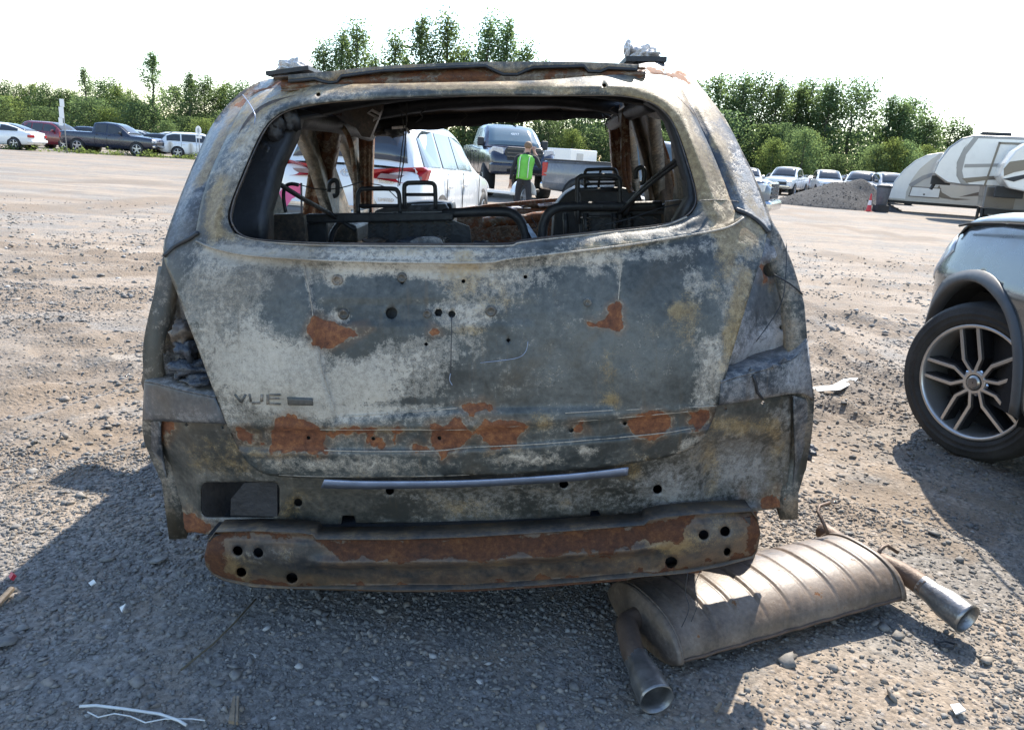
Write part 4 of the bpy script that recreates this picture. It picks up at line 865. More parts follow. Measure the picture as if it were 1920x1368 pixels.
wire('hanging_wire', [(1290, 1072, -.02), (1285, 1110, -.03), (1292, 1140, -.05), (1278, 1175, -.06)], 0, .0012)
wire('hanging_wire', [(1313, 1070, -.02), (1302, 1100, -.03), (1308, 1130, -.05), (1296, 1165, -.06)], 0, .0010)

# burnt-out upholstery: bare springs and loose harness left inside
def springs(x0, x1, y0, y1, yd, n, parent):
    for k in range(n):
        px = x0 + (x1 - x0) * k / max(1, n - 1); pts = [tuple(CP(px + (5 if i % 2 else -5), y0 + (y1 - y0) * i / 9, yd)) for i in range(10)]
        MB().tube(pts, .0022, 4).build('seat_spring', M_INNER, parent, True)
springs(700, 840, 418, 456, .965, 7, SEATL); springs(1105, 1230, 408, 442, .965, 6, SEATR); springs(880, 970, 405, 452, 1.0, 5, SEATL)
_rw = random.Random(3)
for k in range(16):
    px, py = _rw.uniform(600, 1230), _rw.uniform(196, 232) if k % 2 else _rw.uniform(395, 420); L = [(px, py)]
    for j in range(4): L.append((L[-1][0] + _rw.uniform(-14, 14), L[-1][1] + _rw.uniform(5, 13)))
    wire('burnt_harness', L, _rw.uniform(1.0, 1.9), _rw.uniform(.0015, .003), M_SOOT if k % 3 else M_INNER)
for k in range(14):
    lump('ash_clump', _rw.uniform(590, 1240), _rw.uniform(448, 462), _rw.uniform(.6, .9), _rw.uniform(.02, .05), _rw.uniform(.008, .02), 100 + k, [M_CHAR, M_INNER, M_FOIL][k % 3], CAR, 1, .5, .04)
px_prism('latch_bracket', smooth_line([(765, 462), (770, 452), (785, 446), (812, 444), (826, 450), (832, 462)], 2), .2, .215, M_BLUESTEEL)
# ------------------------------------------------------------------ fallen exhaust silencer
def make_muffler():
    # ends from the picture: the near end cap and the far one, resting on the gravel
    rust = burnt('dusty_rusted_silencer', ash0=.05, tan0=.05, rust0=-.26, rk=.6, hk=.1, dark=(.085, .074, .064), dark2=(.17, .152, .133), ashc=(.29, .27, .24))
    chrome = simple('dulled_chrome', (.26, .255, .25), .38, .8, .5, 16, bump=.2)
    pipe_m = simple('brown_pipe_steel', (.11, .075, .055), .6, .3, .4, 18, bump=.3)
    a, b = GP(1205, 1160, .07), GP(1612, 1056, .095)
    root = empty('exhaust_silencer', (a.x, a.y, 0)); o = Vector((a.x, a.y, 0)); a = a - o; b = b - o
    ax = (b - a).normalized(); L = (b - a).length; sd = Vector((-ax.y, ax.x, 0)).normalized(); up = sd.cross(ax) * -1
    if up.z < 0: up = -up
    q_ = smooth_line([(-1, -.32), (-.93, .12), (-.74, .62), (-.4, .93), (0, 1.0), (.4, .93), (.74, .62), (.93, .12), (1, -.32)], 3); lo_ = smooth_line([(.985, -.40), (.80, -.70), (.4, -.98), (-.4, -.98), (-.80, -.70), (-.985, -.40)], 2)
    PRF = np.concatenate([q_, lo_]); PRF = PRF[::-1]
    hw, hh = .172, .068
    def sec(t, s=1.0, dz=0):                     # flattened oval section with a folded seam edge
        c = a + ax * t; R_ = []
        for k in range(len(PRF)):
            x, z = PRF[k]; R_.append(c + sd * x * hw * s + up * (z * hh * s + dz * min(1, max(0, (z - .35) / .35))))
        return R_
    rings = []; n = 210
    for i in range(n + 1):
        t = L * i / n; u = (t / L * 9.5) % 1; inr = .07 < t / L < .95
        rings.append(sec(t, 1, (-.0052 * math.exp(-((u - .5) / .05) ** 2) + .0022 * math.exp(-((u - .64) / .08) ** 2)) * (.5 + .8 * float(vnoise(i * .11, 3.3, 8))) if inr else 0))
    MB().loft(rings, True, True).build('silencer_body', rust, root, True)
    for t in (0, L):
        s = 1 if t else -1
        MB().loft([sec(t - s * .012, 1.012), sec(t - s * .010, 1.05), sec(t + s * .004, 1.05), sec(t + s * .006, 1.0), sec(t + s * .014, .9), sec(t + s * .014, .4)], True, True).build('end_cap', rust, root, True)
    def pipe(name, pts, r, m=pipe_m): return MB().tube([tuple(p) for p in smooth_line([tuple(Vector(q) - o) for q in pts], 6)], r, 16, caps=False).build(name, m, root, True, solid=.002)
    def tip(p0, p1, r0, r1):
        p0, p1 = Vector(p0) - o, Vector(p1) - o; d = (p1 - p0); h = d.length
        return MB().lathe([(r0 * .98, 0), (r0, .01), (r0 * 1.02, h * .25), (r1 * .98, h * .55), (r1, h * .93), (r1 * 1.01, h), (r1 * .96, h - .001), (r1 * .93, h * .8), (r0 * .9, .02), (.002, .02)], p0, d, 28)
    e0, e1 = o + a, o + b
    pipe('tail_pipe', [e0 - ax * -.02 + sd * .02, e0 - ax * .05, GP(1178, 1185, .075), GP(1186, 1220, .07), GP(1195, 1240, .065)], .031)
    tip(GP(1192, 1232, .066), GP(1232, 1312, .048), .033, .043).build('chrome_tip', chrome, root, True)
    pipe('tail_pipe', [e1 - ax * .02, e1 + ax * .06 + Vector((0, 0, .0)), GP(1700, 1078, .10), GP(1738, 1104, .095)], .033)
    tip(GP(1728, 1096, .097), GP(1815, 1162, .07), .035, .047).build('chrome_tip', chrome, root, True)
    pipe('inlet_pipe', [e1 - ax * .02 + sd * .10, e1 + ax * .05 + sd * .12, e1 + ax * .06 + sd * .22], .03)
    MB().tube([tuple(p) for p in sec(L * .012, 1.03)], .004, 5, closed=True).tube([tuple(p) for p in sec(L * .988, 1.03)], .004, 5, closed=True).build('crimp_bead', rust, root, True)
    MB().tube([tuple(a + ax * (L * k / 20) + sd * hw * -1.005 + up * (hh * -.34 + .002 * math.sin(k * 2.3))) for k in range(21)], .005, 6).build('seam_fold', pipe_m, root, True)
    def hook(pts): MB().tube([tuple(Vector(q) - o) for q in pts], .006, 7).build('hanger_rod', pipe_m, root, True)
    hook([GP(1552, 1000, .16), GP(1545, 982, .19), GP(1533, 958, .21), GP(1537, 948, .22), GP(1556, 942, .22)])
    hook([GP(1645, 1038, .13), GP(1655, 1025, .14), GP(1664, 1022, .14), GP(1684, 1036, .12)])
    return tag(root, 'rusty fallen exhaust silencer with two tail pipes lying on the gravel', 'silencer')
make_muffler()
# ------------------------------------------------------------------ vehicles standing round the yard
M_TYRE = simple('tyre_rubber', (.030, .029, .028), .8, 0, .55, 7, bump=.4, bscale=90)
M_ALLOY = simple('wheel_alloy', (.42, .42, .43), .35, .7, .2, 10)
M_GLASS = emit_free_glass('car_glass')
M_BLACK = simple('black_plastic', (.022, .023, .025), .6, 0, .3, 10)
M_CHROME = simple('bright_chrome', (.6, .61, .63), .15, 1.0, .15, 6)
M_RED = simple('red_lamp', (.34, .012, .016), .2, 0, .3, 20)
M_LAMP = simple('clear_lamp', (.55, .56, .57), .12, .2, .25, 25)
M_ARCH = simple('wheel_well_dark', (.008, .008, .009), .9)
def wheel(parent, x, y, z, R=.34, wd=.22, side=1, spokes=5, rim=.68, mat=None, name='wheel'):
    r = R * rim; t = MB().lathe([(r * .98, -wd * .45), (R * .93, -wd * .5), (R * .99, -wd * .36), (R, -wd * .2), (R, wd * .2), (R * .99, wd * .36), (R * .93, wd * .5), (r * 1.02, wd * .46), (r * .96, wd * .30)], (0, 0, 0), (side, 0, 0), 28)
    w_ = empty(name); w_.parent = parent; w_.location = (x, y, z)
    t.build('tyre', M_TYRE, w_, True)
    b = MB().lathe([(r * 1.0, wd * .44), (r * .94, wd * .46), (r * .88, wd * .30), (r * .80, wd * .05), (.02, wd * .0)], (0, 0, 0), (side, 0, 0), 28)
    for k in range(spokes):
        a = 2 * math.pi * k / spokes + .3; c, s = math.cos(a), math.sin(a)
        P = [(r * .12, -.16 * r), (r * .95, -.12 * r), (r * .95, .12 * r), (r * .12, .16 * r)]
        b.prism([(u * c - v * s, u * s + v * c) for u, v in P], wd * .22, wd * .38, lambda q, p, d: (side * d, q, p))
    b.lathe([(r * .24, wd * .2), (r * .22, wd * .42), (.003, wd * .43)], (0, 0, 0), (side, 0, 0), 12)
    b.build('rim', mat or M_ALLOY, w_, False)
    return w_
KINDS_ = {
 'sedan': dict(W=1.84, low=[(-2.38, .50, .78, .66), (-2.30, .32, .98, .84), (-1.7, .25, 1.02, .96), (-.6, .22, .99, 1), (.6, .22, .95, 1), (1.2, .22, .92, .99), (1.9, .25, .80, .95), (2.25, .30, .68, .84), (2.38, .42, .58, .66)],
              cab=[(-2.02, .02, .80), (-1.45, .25, .70), (-.9, .42, .63), (-.2, .47, .62), (.35, .44, .62), (.75, .30, .67), (1.25, .02, .78)], win=[(-1.62, -.62), (-.55, .32), (.38, .95)], wy=(-1.40, 1.42), R=.33),
 'suv': dict(W=1.92, low=[(-2.42, .55, .95, .80), (-2.36, .36, 1.08, .93), (-1.8, .30, 1.10, .99), (-.6, .26, 1.06, 1), (.6, .26, 1.05, 1), (1.25, .26, 1.04, .99), (2.0, .30, .96, .95), (2.32, .34, .84, .86), (2.42, .45, .66, .72)],
             cab=[(-2.34, .04, .86), (-2.12, .42, .74), (-1.75, .60, .70), (-.6, .64, .68), (.2, .62, .68), (.62, .46, .72), (1.22, .02, .82)], win=[(-2.0, -1.22), (-1.12, -.28), (-.22, .72)], wy=(-1.45, 1.42), R=.37),
 'wagon': dict(W=1.84, low=[(-2.40, .50, .86, .78), (-2.34, .34, 1.00, .92), (-1.8, .28, 1.02, .98), (-.6, .25, .99, 1), (.6, .25, .97, 1), (1.2, .25, .96, .99), (1.95, .28, .86, .95), (2.3, .32, .74, .84), (2.40, .45, .60, .68)],
               cab=[(-2.34, .04, .84), (-2.0, .40, .72), (-1.6, .56, .67), (-.5, .62, .66), (.25, .60, .66), (.68, .42, .70), (1.25, .02, .80)], win=[(-2.0, -1.20), (-1.12, -.28), (-.22, .80)], wy=(-1.38, 1.38), R=.35),
 'pickup': dict(W=2.0, low=[(-2.95, .62, 1.15, .94), (-2.90, .50, 1.26, .98), (-1.6, .42, 1.27, 1), (-.75, .40, 1.27, 1), (.3, .38, 1.22, 1), (1.15, .38, 1.20, 1), (2.0, .42, 1.17, .98), (2.72, .46, 1.10, .93), (2.90, .55, .95, .84)],
                cab=[(-.92, .02, .90), (-.80, .58, .76), (-.2, .66, .74), (.45, .64, .74), (.85, .46, .78), (1.42, .02, .88)], win=[(-.70, -.02), (.06, .95)], wy=(-1.85, 1.85), R=.41),
}
def prof(tab, y, k): return np.interp(y, [q[0] for q in tab], [q[k] for q in tab])
def vehicle(name, kind, label, cat, loc, rz, color, group=None, lift=0., detail=True, wheels=True, scale=1., dirt=.25, glass=None, hsc=1., rimmat=None):
    K = KINDS_[kind]; w_ = K['W'] / 2; root = empty(name, loc, rz); root.scale = (scale,) * 3
    tag(root, label, cat, group); pm = color
    Z = lambda z: z * hsc + lift
    ys = sorted(set([q[0] for q in K['low']] + list(np.linspace(K['low'][0][0], K['low'][-1][0], 25))))
    rings = []
    for y in ys:
        zb, zt, k = (float(prof(K['low'], y, j)) for j in (1, 2, 3)); hw = w_ * k; m = zb + (zt - zb) * .55
        half = [(0, zb + .02), (hw * .86, zb), (hw * .97, zb + .07), (hw * .99, zb + (zt - zb) * .3), (hw, m), (hw * .985, zt - .10), (hw * .95, zt - .035), (hw * .88, zt - .004), (hw * .5, zt + .02), (0, zt + .03)]
        rings.append([(x, y, Z(z)) for x, z in half] + [(-x, y, Z(z)) for x, z in half[-2:0:-1]])
    MB().loft(rings, True, True).build('body', pm, root, True)
    cys = list(np.linspace(K['cab'][0][0], K['cab'][-1][0], 21)); cr = []
    for y in cys:
        h, wt = float(prof(K['cab'], y, 1)), float(prof(K['cab'], y, 2)); zt = float(prof(K['low'], y, 2)); hb = w_ * float(prof(K['low'], y, 3)) * .93; ht = w_ * wt / .93 * .93
        cr.append([(-hb, y, Z(zt - .02)), (-hb + (hb - ht) * .86, y, Z(zt + h * .86)), (-ht * .93, y, Z(zt + h * .97)), (-ht * .5, y, Z(zt + h + .015)), (0, y, Z(zt + h + .02)), (ht * .5, y, Z(zt + h + .015)), (ht * .93, y, Z(zt + h * .97)), (hb - (hb - ht) * .86, y, Z(zt + h * .86)), (hb, y, Z(zt - .02))])
    MB().loft(cr, False, False).build('cabin', pm, root, True)
    gm = glass or M_GLASS
    def cab_pt(y, f, side):                       # point on the cabin side at fraction f of its height
        h, wt = float(prof(K['cab'], y, 1)), float(prof(K['cab'], y, 2)); zt = float(prof(K['low'], y, 2)); hb = w_ * float(prof(K['low'], y, 3)) * .93; ht = w_ * wt
        return (side * (hb + (ht - hb) * f + .008), y, Z(zt + h * f))
    for s in (-1, 1):
        for (a, c) in K['win']:
            n = 5; q = [cab_pt(a + (c - a) * i / n, .08, s) for i in range(n + 1)] + [cab_pt(a + (c - a) * i / n, .80, s) for i in range(n, -1, -1)]
            V = q + [(x - s * .012, y, z) for x, y, z in q]; m = len(q)
            mesh_obj('side_window', V, [tuple(range(m)) if s > 0 else tuple(range(m))[::-1]] + [(i, (i + 1) % m, m + (i + 1) % m, m + i) for i in range(m)], gm, root, False)
    def screen(name, seg, f0=.06, f1=.94, d=.012):
        (y0, h0, t0), (y1, h1, t1) = seg; P = []
        for i in range(6):
            f = f0 + (f1 - f0) * i / 5; y = y0 + (y1 - y0) * f; h = float(prof(K['cab'], y, 1)); wt = float(prof(K['cab'], y, 2)); zt = float(prof(K['low'], y, 2)); P.append((w_ * wt * .90, y, Z(zt + h + .02)))
        n_ = np.array([0, -(P[-1][2] - P[0][2]), (P[-1][1] - P[0][1])]); n_ = n_ / np.linalg.norm(n_); n_ = n_ if n_[2] > 0 else -n_
        rows = [[tuple(np.array((x * k, y, z - .035 * abs(k) ** 3)) + n_ * d) for k in (-1, -.7, -.35, 0, .35, .7, 1)] for x, y, z in P]
        MB().loft(rows, False).build(name, gm, root, True, solid=.006)
    cb = K['cab']; screen('windscreen', (cb[-3], cb[-1]) if kind != 'pickup' else (cb[-3], cb[-1]))
    screen('rear_window', (cb[2], cb[0]) if kind != 'pickup' else (cb[1], cb[0]))
    y0, y1 = K['low'][0][0], K['low'][-1][0]
    if wheels:
        for s in (-1, 1):
            for y in K['wy']:
                R = K['R']; xb = w_ * float(prof(K['low'], y, 3)); zc = R
                MB().lathe([(.02, xb + .004), (R + .055, xb + .004), (R + .055, xb - .3), (.02, xb - .3)], (0, y, zc + lift * .35), (s, 0, 0), 24).build('wheel_well_shade', M_ARCH, root, True)  # black disc proud of the body, painting in the shade of the wheel well
                wheel(root, s * (xb - .08), y, zc, R, .23, s, mat=rimmat)
    if detail:
        for s in (-1, 1):
            zf = Z(float(prof(K['low'], y1 - .12, 2)) - .14); xf = w_ * float(prof(K['low'], y1 - .12, 3)) * .80
            MB().box((s * xf, y1 - .10, zf), (.34, .22, .15), (0, 0, -s * .35)).build('headlight', M_LAMP, root, bevel=.03)
            zr = Z(float(prof(K['low'], y0 + .1, 2)) - (.20 if kind != 'pickup' else .26)); xr = w_ * float(prof(K['low'], y0 + .06, 3)) * .93
            MB().box((s * xr, y0 + .09, zr), (.14 if kind == 'pickup' else .34, .20, .34 if kind == 'pickup' else .15), (0, 0, s * .25)).build('tail_light', M_RED, root, bevel=.02)
            p = cab_pt(cb[-2][0] + .02, .12, s); MB().box((p[0] + s * .10, p[1], p[2] + .05), (.20, .10, .15)).build('mirror', M_BLACK if kind == 'pickup' else pm, root, bevel=.04)
            for (a, c) in K['win'][-2:]:
                z = Z(float(prof(K['low'], a, 2)) - .12); MB().box((s * (w_ + .002), a + .12, z), (.03, .16, .03)).build('door_handle', pm, root, bevel=.01)
                MB().box((s * (w_ * 1.001), a - .03, Z(.72)), (.006, .012, .62)).build('door_gap', M_ARCH, root)
        zg = Z(float(prof(K['low'], y1 - .1, 2)) - .16)
        MB().box((0, y1 - .03, zg - (.08 if kind != 'pickup' else .14)), (w_ * (1.0 if kind != 'pickup' else 1.25), .12, .16 if kind != 'pickup' else .34)).build('grille', M_BLACK, root, bevel=.03)
        MB().box((0, y1 - .10, Z(.48 if kind != 'pickup' else .62)), (w_ * 1.75, .30, .17)).build('front_bumper', pm if kind != 'pickup' else M_CHROME, root, bevel=.05)
        MB().box((0, y0 + .12, Z(.50 if kind != 'pickup' else .62)), (w_ * 1.8, .30, .17)).build('rear_bumper', pm if kind != 'pickup' else M_CHROME, root, bevel=.05)
    return root
P_WHITE = paint('white_car_paint', (.72, .72, .71), .22, .12)
P_SILVER = paint('silver_car_paint', (.36, .37, .38), .25, .2)
P_NAVY = paint('navy_truck_paint', (.014, .018, .036), .22, .04)
P_BLACK = paint('black_car_paint', (.012, .013, .015), .2, .05)
P_RED = paint('dark_red_car_paint', (.16, .012, .018), .22, .1)
P_GREY = paint('grey_truck_paint', (.13, .14, .16), .22, .2)
P_BLUE = paint('dark_blue_car_paint', (.015, .02, .04), .22, .05)
def gz(x, y): return float(terr(x, y)) * (1 - float(sstep(60, 120, math.hypot(x, y))))
def at(px, Y):                                  # ground point seen in picture column px at distance Y
    x = (px - 985) / 1501 * Y; return (x, Y, gz(x, Y))
R_ = math.radians
# far row beyond the yard on the left
vehicle('white_sedan', 'sedan', 'white sedan at the end of the far row beside the dark red car', 'car', at(-8, 46.5), R_(92), P_WHITE)
vehicle('red_suv', 'suv', 'dark red car parked between the white sedan and the navy pickup', 'car', at(104, 53), R_(-105), P_RED)
vehicle('navy_pickup', 'pickup', 'dark navy pickup with crushed bonnet in the far row', 'pickup', at(213, 50), R_(-91), P_NAVY)
vehicle('black_sedan', 'sedan', 'black car squeezed between the navy pickup and the white wagon', 'car', at(308, 53.5), R_(-70), P_BLACK)
vehicle('white_wagon', 'wagon', 'white station wagon with red tail lights beyond the burnt car', 'car', at(374, 52), R_(-66), P_WHITE)
for px, Y, rz, c, lb in ((70, 60, 80, P_SILVER, 'silver car roof showing above the white sedan'), (172, 61, -80, P_BLUE, 'dark car roof showing above the navy pickup bed'), (262, 62, -88, P_SILVER, 'pale car roof behind the navy pickup bonnet'), (335, 60, -80, P_WHITE, 'white car mostly hidden behind the black car')):
    vehicle('parked_car', 'sedan', lb, 'car', at(px, Y), R_(rz), c, detail=False, hsc=1.1)
# cars in view through the empty rear window
def badge_strip(parent, name, loc, size, mat, rot=(0, 0, 0), bevel=.0): return MB().box(loc, size, rot).build(name, mat, parent, bevel=bevel)
def toyota():
    K = 'suv'; v = vehicle('white_suv', K, 'white SUV with wide red tail lights seen through the empty rear window', 'suv', (-1.80, 11.96, gz(-1.80, 11.96)), R_(-8), P_WHITE, detail=False, glass=emit_free_glass('suv_tinted_glass', (.03, .045, .07), .04))
    for s in (-1, 1):
        b = MB(); P = [(.24, 1.00), (.30, 1.085), (.62, 1.115), (.90, 1.145), (.955, 1.11), (.93, .985), (.80, .935), (.5, .965)]
        fn = lambda x, z, d: (s * x, -2.41 + d + .28 * max(0, (x - .62) / .34) ** 2, z)
        b.prism(P, -.07, .10, fn); b.build('tail_light', M_RED, v, bevel=.012)
        MB().prism([(.40, .99), (.90, .985), (.90, 1.03), (.45, 1.045)], -.078, .0, fn).build('lamp_lens', simple('lamp_lens%d' % s, (.22, .16, .17), .15), v)
        MB().box((s * .80, -2.38, .50), (.26, .10, .12)).build('bumper_reflector', M_BLACK, v, bevel=.02)
        for (a) in (-1.05, -.1): MB().box((s * .975, a, .88), (.03, .17, .035)).build('door_handle', P_WHITE, v, bevel=.01)
        for (a) in (-1.22, -.25, .95): MB().box((s * .966, a, .74), (.008, .014, .64)).build('door_gap', M_ARCH, v)
        MB().tube([(s * .66, -1.9, 1.70), (s * .66, -1.0, 1.74), (s * .65, .2, 1.72)], .015, 6).build('roof_rail', M_BLACK, v, True)
        MB().box((s * .96, -.2, .42), (.04, 3.6, .12)).build('sill_trim', M_BLACK, v, bevel=.02)
    MB().box((0, -2.40, .46), (1.70, .14, .26)).build('lower_bumper', simple('grey_bumper_plastic', (.10, .105, .11), .5), v, bevel=.05)
    MB().box((0, -2.44, .63), (1.6, .06, .03)).build('chrome_strip', M_CHROME, v)
    MB().box((0, -2.36, .86), (.56, .06, .20)).build('plate_recess', simple('plate_recess_grey', (.42, .42, .42), .5), v, bevel=.02)
    for dx in (-.10, .06): MB().box((dx, -2.40, .90), (.02, .01, .015)).build('plate_bolt', M_BLACK, v)
    MB().box((0, -2.20, 1.70), (1.35, .30, .05), (.1, 0, 0)).build('roof_spoiler', P_WHITE, v, bevel=.02)
    b = MB(); b.tube([(.075 * math.cos(t), -2.415, 1.03 + .05 * math.sin(t)) for t in np.linspace(0, 2 * math.pi, 18)[:-1]], .007, 5, closed=True)
    b.tube([(.03 * math.cos(t), -2.415, 1.035 + .045 * math.sin(t)) for t in np.linspace(0, 2 * math.pi, 14)[:-1]], .006, 5, closed=True)
    b.tube([(.055 * math.cos(t), -2.415, 1.055 + .018 * math.sin(t)) for t in np.linspace(0, 2 * math.pi, 14)[:-1]], .006, 5, closed=True)
    b.build('badge', M_CHROME, v, True)
    for x, t in ((.42, 'HYBRID'), (.46, 'LIMITED')): pass
    lettering('HYBRID', v, (.50, -2.43, .93), .055, M_CHROME); lettering('LIMITED', v, (.50, -2.43, .72), .055, M_CHROME)
    return v
def lettering(txt, parent, loc, size, mat, rot=(math.pi / 2, 0, 0), name='lettering', depth=.004, space=1.0):
    cu = bpy.data.curves.new(name, 'FONT'); cu.body = txt; cu.size = size; cu.extrude = depth; cu.align_x = 'CENTER'; cu.space_character = space; cu.resolution_u = 3
    o = bpy.data.objects.new('tmp', cu); COL.objects.link(o); dg = bpy.context.evaluated_depsgraph_get(); me = bpy.data.meshes.new_from_object(o.evaluated_get(dg)); bpy.data.objects.remove(o); bpy.data.curves.remove(cu)
    me.materials.clear(); me.materials.append(mat); q = bpy.data.objects.new(name, me); COL.objects.link(q); q.parent = parent; q.location = loc; q.rotation_euler = rot; return q
toyota()
def ram():
    x, y = -.65, 25.84
    v = vehicle('black_pickup', 'pickup', 'black lifted pickup facing the yard behind the person in the vest', 'pickup', (x, y, gz(x, y)), R_(192), P_NAVY, lift=.22, detail=False, scale=1.02, glass=emit_free_glass('truck_blue_glass', (.09, .14, .17), .08))
    for s in (-1, 1):
        MB().prism([(.58, 1.02), (.94, 1.00), (.96, 1.12), (.86, 1.22), (.60, 1.20)], 0, .12, lambda a, b, d: (s * a, 2.74 + d - .22 * max(0, (a - .5) / .46) ** 2, b + .20)).build('headlight', M_LAMP, v, bevel=.02)
        MB().box((s * .98, 1.15, 1.56), (.20, .10, .26)).build('mirror', M_BLACK, v, bevel=.04); MB().box((s * .72, 2.90, .92), (.13, .06, .13)).build('fog_lamp', M_LAMP, v, bevel=.02)
        for a in (.10, -.62): MB().box((s * 1.005, a + .16, 1.28), (.03, .20, .04)).build('door_handle', M_BLACK, v, bevel=.01)
        for a in (.04, .98, -.72): MB().box((s * 1.001, a, .95), (.006, .014, .70)).build('door_gap', M_ARCH, v)
    MB().prism([(-.50, .98), (.50, .98), (.56, 1.28), (.48, 1.38), (-.48, 1.38), (-.56, 1.28)], 0, .10, lambda a, b, d: (a, 2.80 + d, b + .06)).build('grille', M_BLACK, v, bevel=.03)
    for z in (1.12, 1.22, 1.32): MB().box((0, 2.905, z + .06), (.98, .02, .025)).build('grille_bar', P_NAVY, v)
    MB().box((0, 2.905, 1.23), (.06, .03, .34)).build('grille_bar', P_NAVY, v)
    MB().box((0, 2.86, .84), (1.92, .30, .30)).build('front_bumper', P_NAVY, v, bevel=.07); MB().box((0, 2.98, .80), (1.0, .08, .10)).build('bumper_intake', M_ARCH, v, bevel=.02)
    lettering('4897', v, (-.05, 1.165, 1.80), .13, simple('window_marker', (.75, .76, .76), .6), (math.radians(48), 0, math.pi), depth=.001)
ram()
def grey_truck():
    x, y = 3.54, 20.8
    v = vehicle('grey_pickup', 'pickup', 'grey pickup standing side on beyond the seats with chrome grille', 'pickup', (x, y, gz(x, y)), R_(-115), P_GREY, detail=False, glass=emit_free_glass('truck_grey_glass', (.06, .09, .11), .06))
    for s in (-1, 1):
        MB().box((s * .93, -2.86, 1.02), (.10, .16, .36)).build('tail_light', M_RED, v, bevel=.02)
        MB().box((s * .98, 1.15, 1.36), (.20, .12, .20)).build('mirror', M_BLACK, v, bevel=.04)
        for a in (.12, -.60): MB().box((s * 1.005, a + .1, 1.08), (.03, .18, .04)).build('door_handle', M_CHROME, v, bevel=.01)
        for a in (.04, 1.0, -.72): MB().box((s * 1.001, a, .85), (.006, .014, .74)).build('door_gap', M_ARCH, v)
        MB().box((s * .80, 2.72, .93), (.30, .20, .20), (0, 0, -s * .3)).build('headlight', M_LAMP, v, bevel=.03)
        MB().box((s * .97, -1.9, 1.27), (.08, 2.0, .05)).build('bed_rail', M_BLACK, v, bevel=.015)
    MB().box((0, 2.84, .86), (1.30, .12, .46)).build('grille_surround', M_CHROME, v, bevel=.05)
    for k in range(4): MB().box((0, 2.90, .72 + k * .095), (1.16, .05, .05)).build('grille_bar', M_BLACK, v)
    MB().box((0, 2.86, .52), (1.86, .28, .26)).build('front_bumper', M_CHROME, v, bevel=.08); MB().box((0, -2.92, .60), (1.8, .2, .18)).build('rear_bumper', M_CHROME, v, bevel=.05)
    MB().box((0, -1.95, 1.285), (1.76, 1.9, .012)).build('bed_shade_inset', M_ARCH, v)  # dark inset on the filled body stands in for the open bed's shaded inside
grey_truck()
def dolly():
    x, y, z = at(940, 20.5); v = empty('car_dolly', (x, y, z), R_(-35)); tag(v, 'small white trailer with round mudguards beside the person', 'trailer')
    for s in (-1, 1):
        wheel(v, s * .75, 0, .30, .30, .18, s)
        MB().tube([(s * .75, .40 * math.cos(t), .30 + .40 * math.sin(t)) for t in np.linspace(.1, math.pi - .1, 14)], .02, 6).build('guard_edge', P_WHITE, v, True)
        L = [[(s * (.63 + .26 * k), .40 * math.cos(t), .30 + .39 * math.sin(t)) for k in (0, 1)] for t in np.linspace(.1, math.pi - .1, 14)]
        MB().loft(L, False).build('mudguard', P_WHITE, v, True, solid=.012)
    MB().box((0, 0, .38), (1.3, .7, .06)).build('deck', P_WHITE, v, bevel=.01); MB().tube([(0, .3, .36), (0, 1.8, .40)], .05, 6).build('drawbar', M_BLACK, v)
dolly()
def enclosed_trailer():
    x, y, z = at(1072, 46); v = empty('box_trailer', (x, y, z), R_(-40)); v.scale = (.8, .62, .86); tag(v, 'white enclosed box trailer far behind the grey pickup', 'trailer')
    MB().box((0, 0, 1.45), (2.1, 4.2, 1.7)).build('body', P_WHITE, v, bevel=.06); MB().box((0, 0, .55), (1.9, 4.0, .12)).build('chassis', M_BLACK, v)
    MB().box((1.06, -.6, 1.4), (.02, 1.0, 1.3)).build('side_door', P_SILVER, v, bevel=.01)
    for s in (-1, 1): wheel(v, s * .95, -.3, .33, .33, .2, s)
enclosed_trailer()
def pink_sheet():
    v = empty('pink_sheet'); P = [WP(565, 343, 8.7), WP(530, 352, 8.6), WP(505, 386, 8.5), WP(530, 398, 8.5), WP(548, 372, 8.6), WP(566, 364, 8.7)]
    c = GP(535, 500); v.location = (P[2].x, P[2].y, 0); o = Vector(v.location)
    tag(v, 'pink plastic sheet hanging at the corner of the white SUV', 'plastic sheet')
    MB().add([p - o for p in P], [(0, 1, 2, 3, 4, 5)]).build('sheet', simple('pink_plastic', (.62, .10, .20), .35, 0, .2, 6), v, solid=.012)
    q = P[0] - o; MB().tube([(q.x, q.y, 0), tuple(q)], .012, 6).build('stake', M_BLACK, v); q = P[3] - o; MB().tube([(q.x + .02, q.y, 0), (q.x + .02, q.y, q.z + .1)], .012, 6).build('stake', M_BLACK, v)
pink_sheet()
# far row on the right, most of them nose on
_far = [(1405, 58, 170, 'suv', P_WHITE, 'white car roof just showing beside the burnt car pillar'), (1478, 56, 150, 'pickup', P_WHITE, 'white pickup with its front smashed in, behind the gravel heap'),
        (1522, 64, 175, 'sedan', P_SILVER, 'silver car behind the smashed white pickup'), (1552, 60, 168, 'pickup', P_WHITE, 'white pickup cab above the top of the gravel heap'), (1592, 62, 100, 'suv', P_BLUE, 'dark blue van roof beyond the gravel heap'),
        (1618, 54, 150, 'pickup', P_WHITE, 'white pickup at the right flank of the gravel heap'), (1650, 64, 160, 'sedan', P_SILVER, 'grey car between two white pickups of the far row'), (1668, 52, 172, 'pickup', P_SILVER, 'silver pickup with dark grille beside the camper'),
        (1455, 66, 160, 'sedan', P_SILVER, 'pale car at the back of the far row beside the pillar')]
for px, Y, rz, kd, c, lb in _far:
    vehicle('parked_' + ('pickup' if kd == 'pickup' else 'car'), kd, lb, 'pickup' if kd == 'pickup' else 'car', at(px, Y), R_(rz), c)
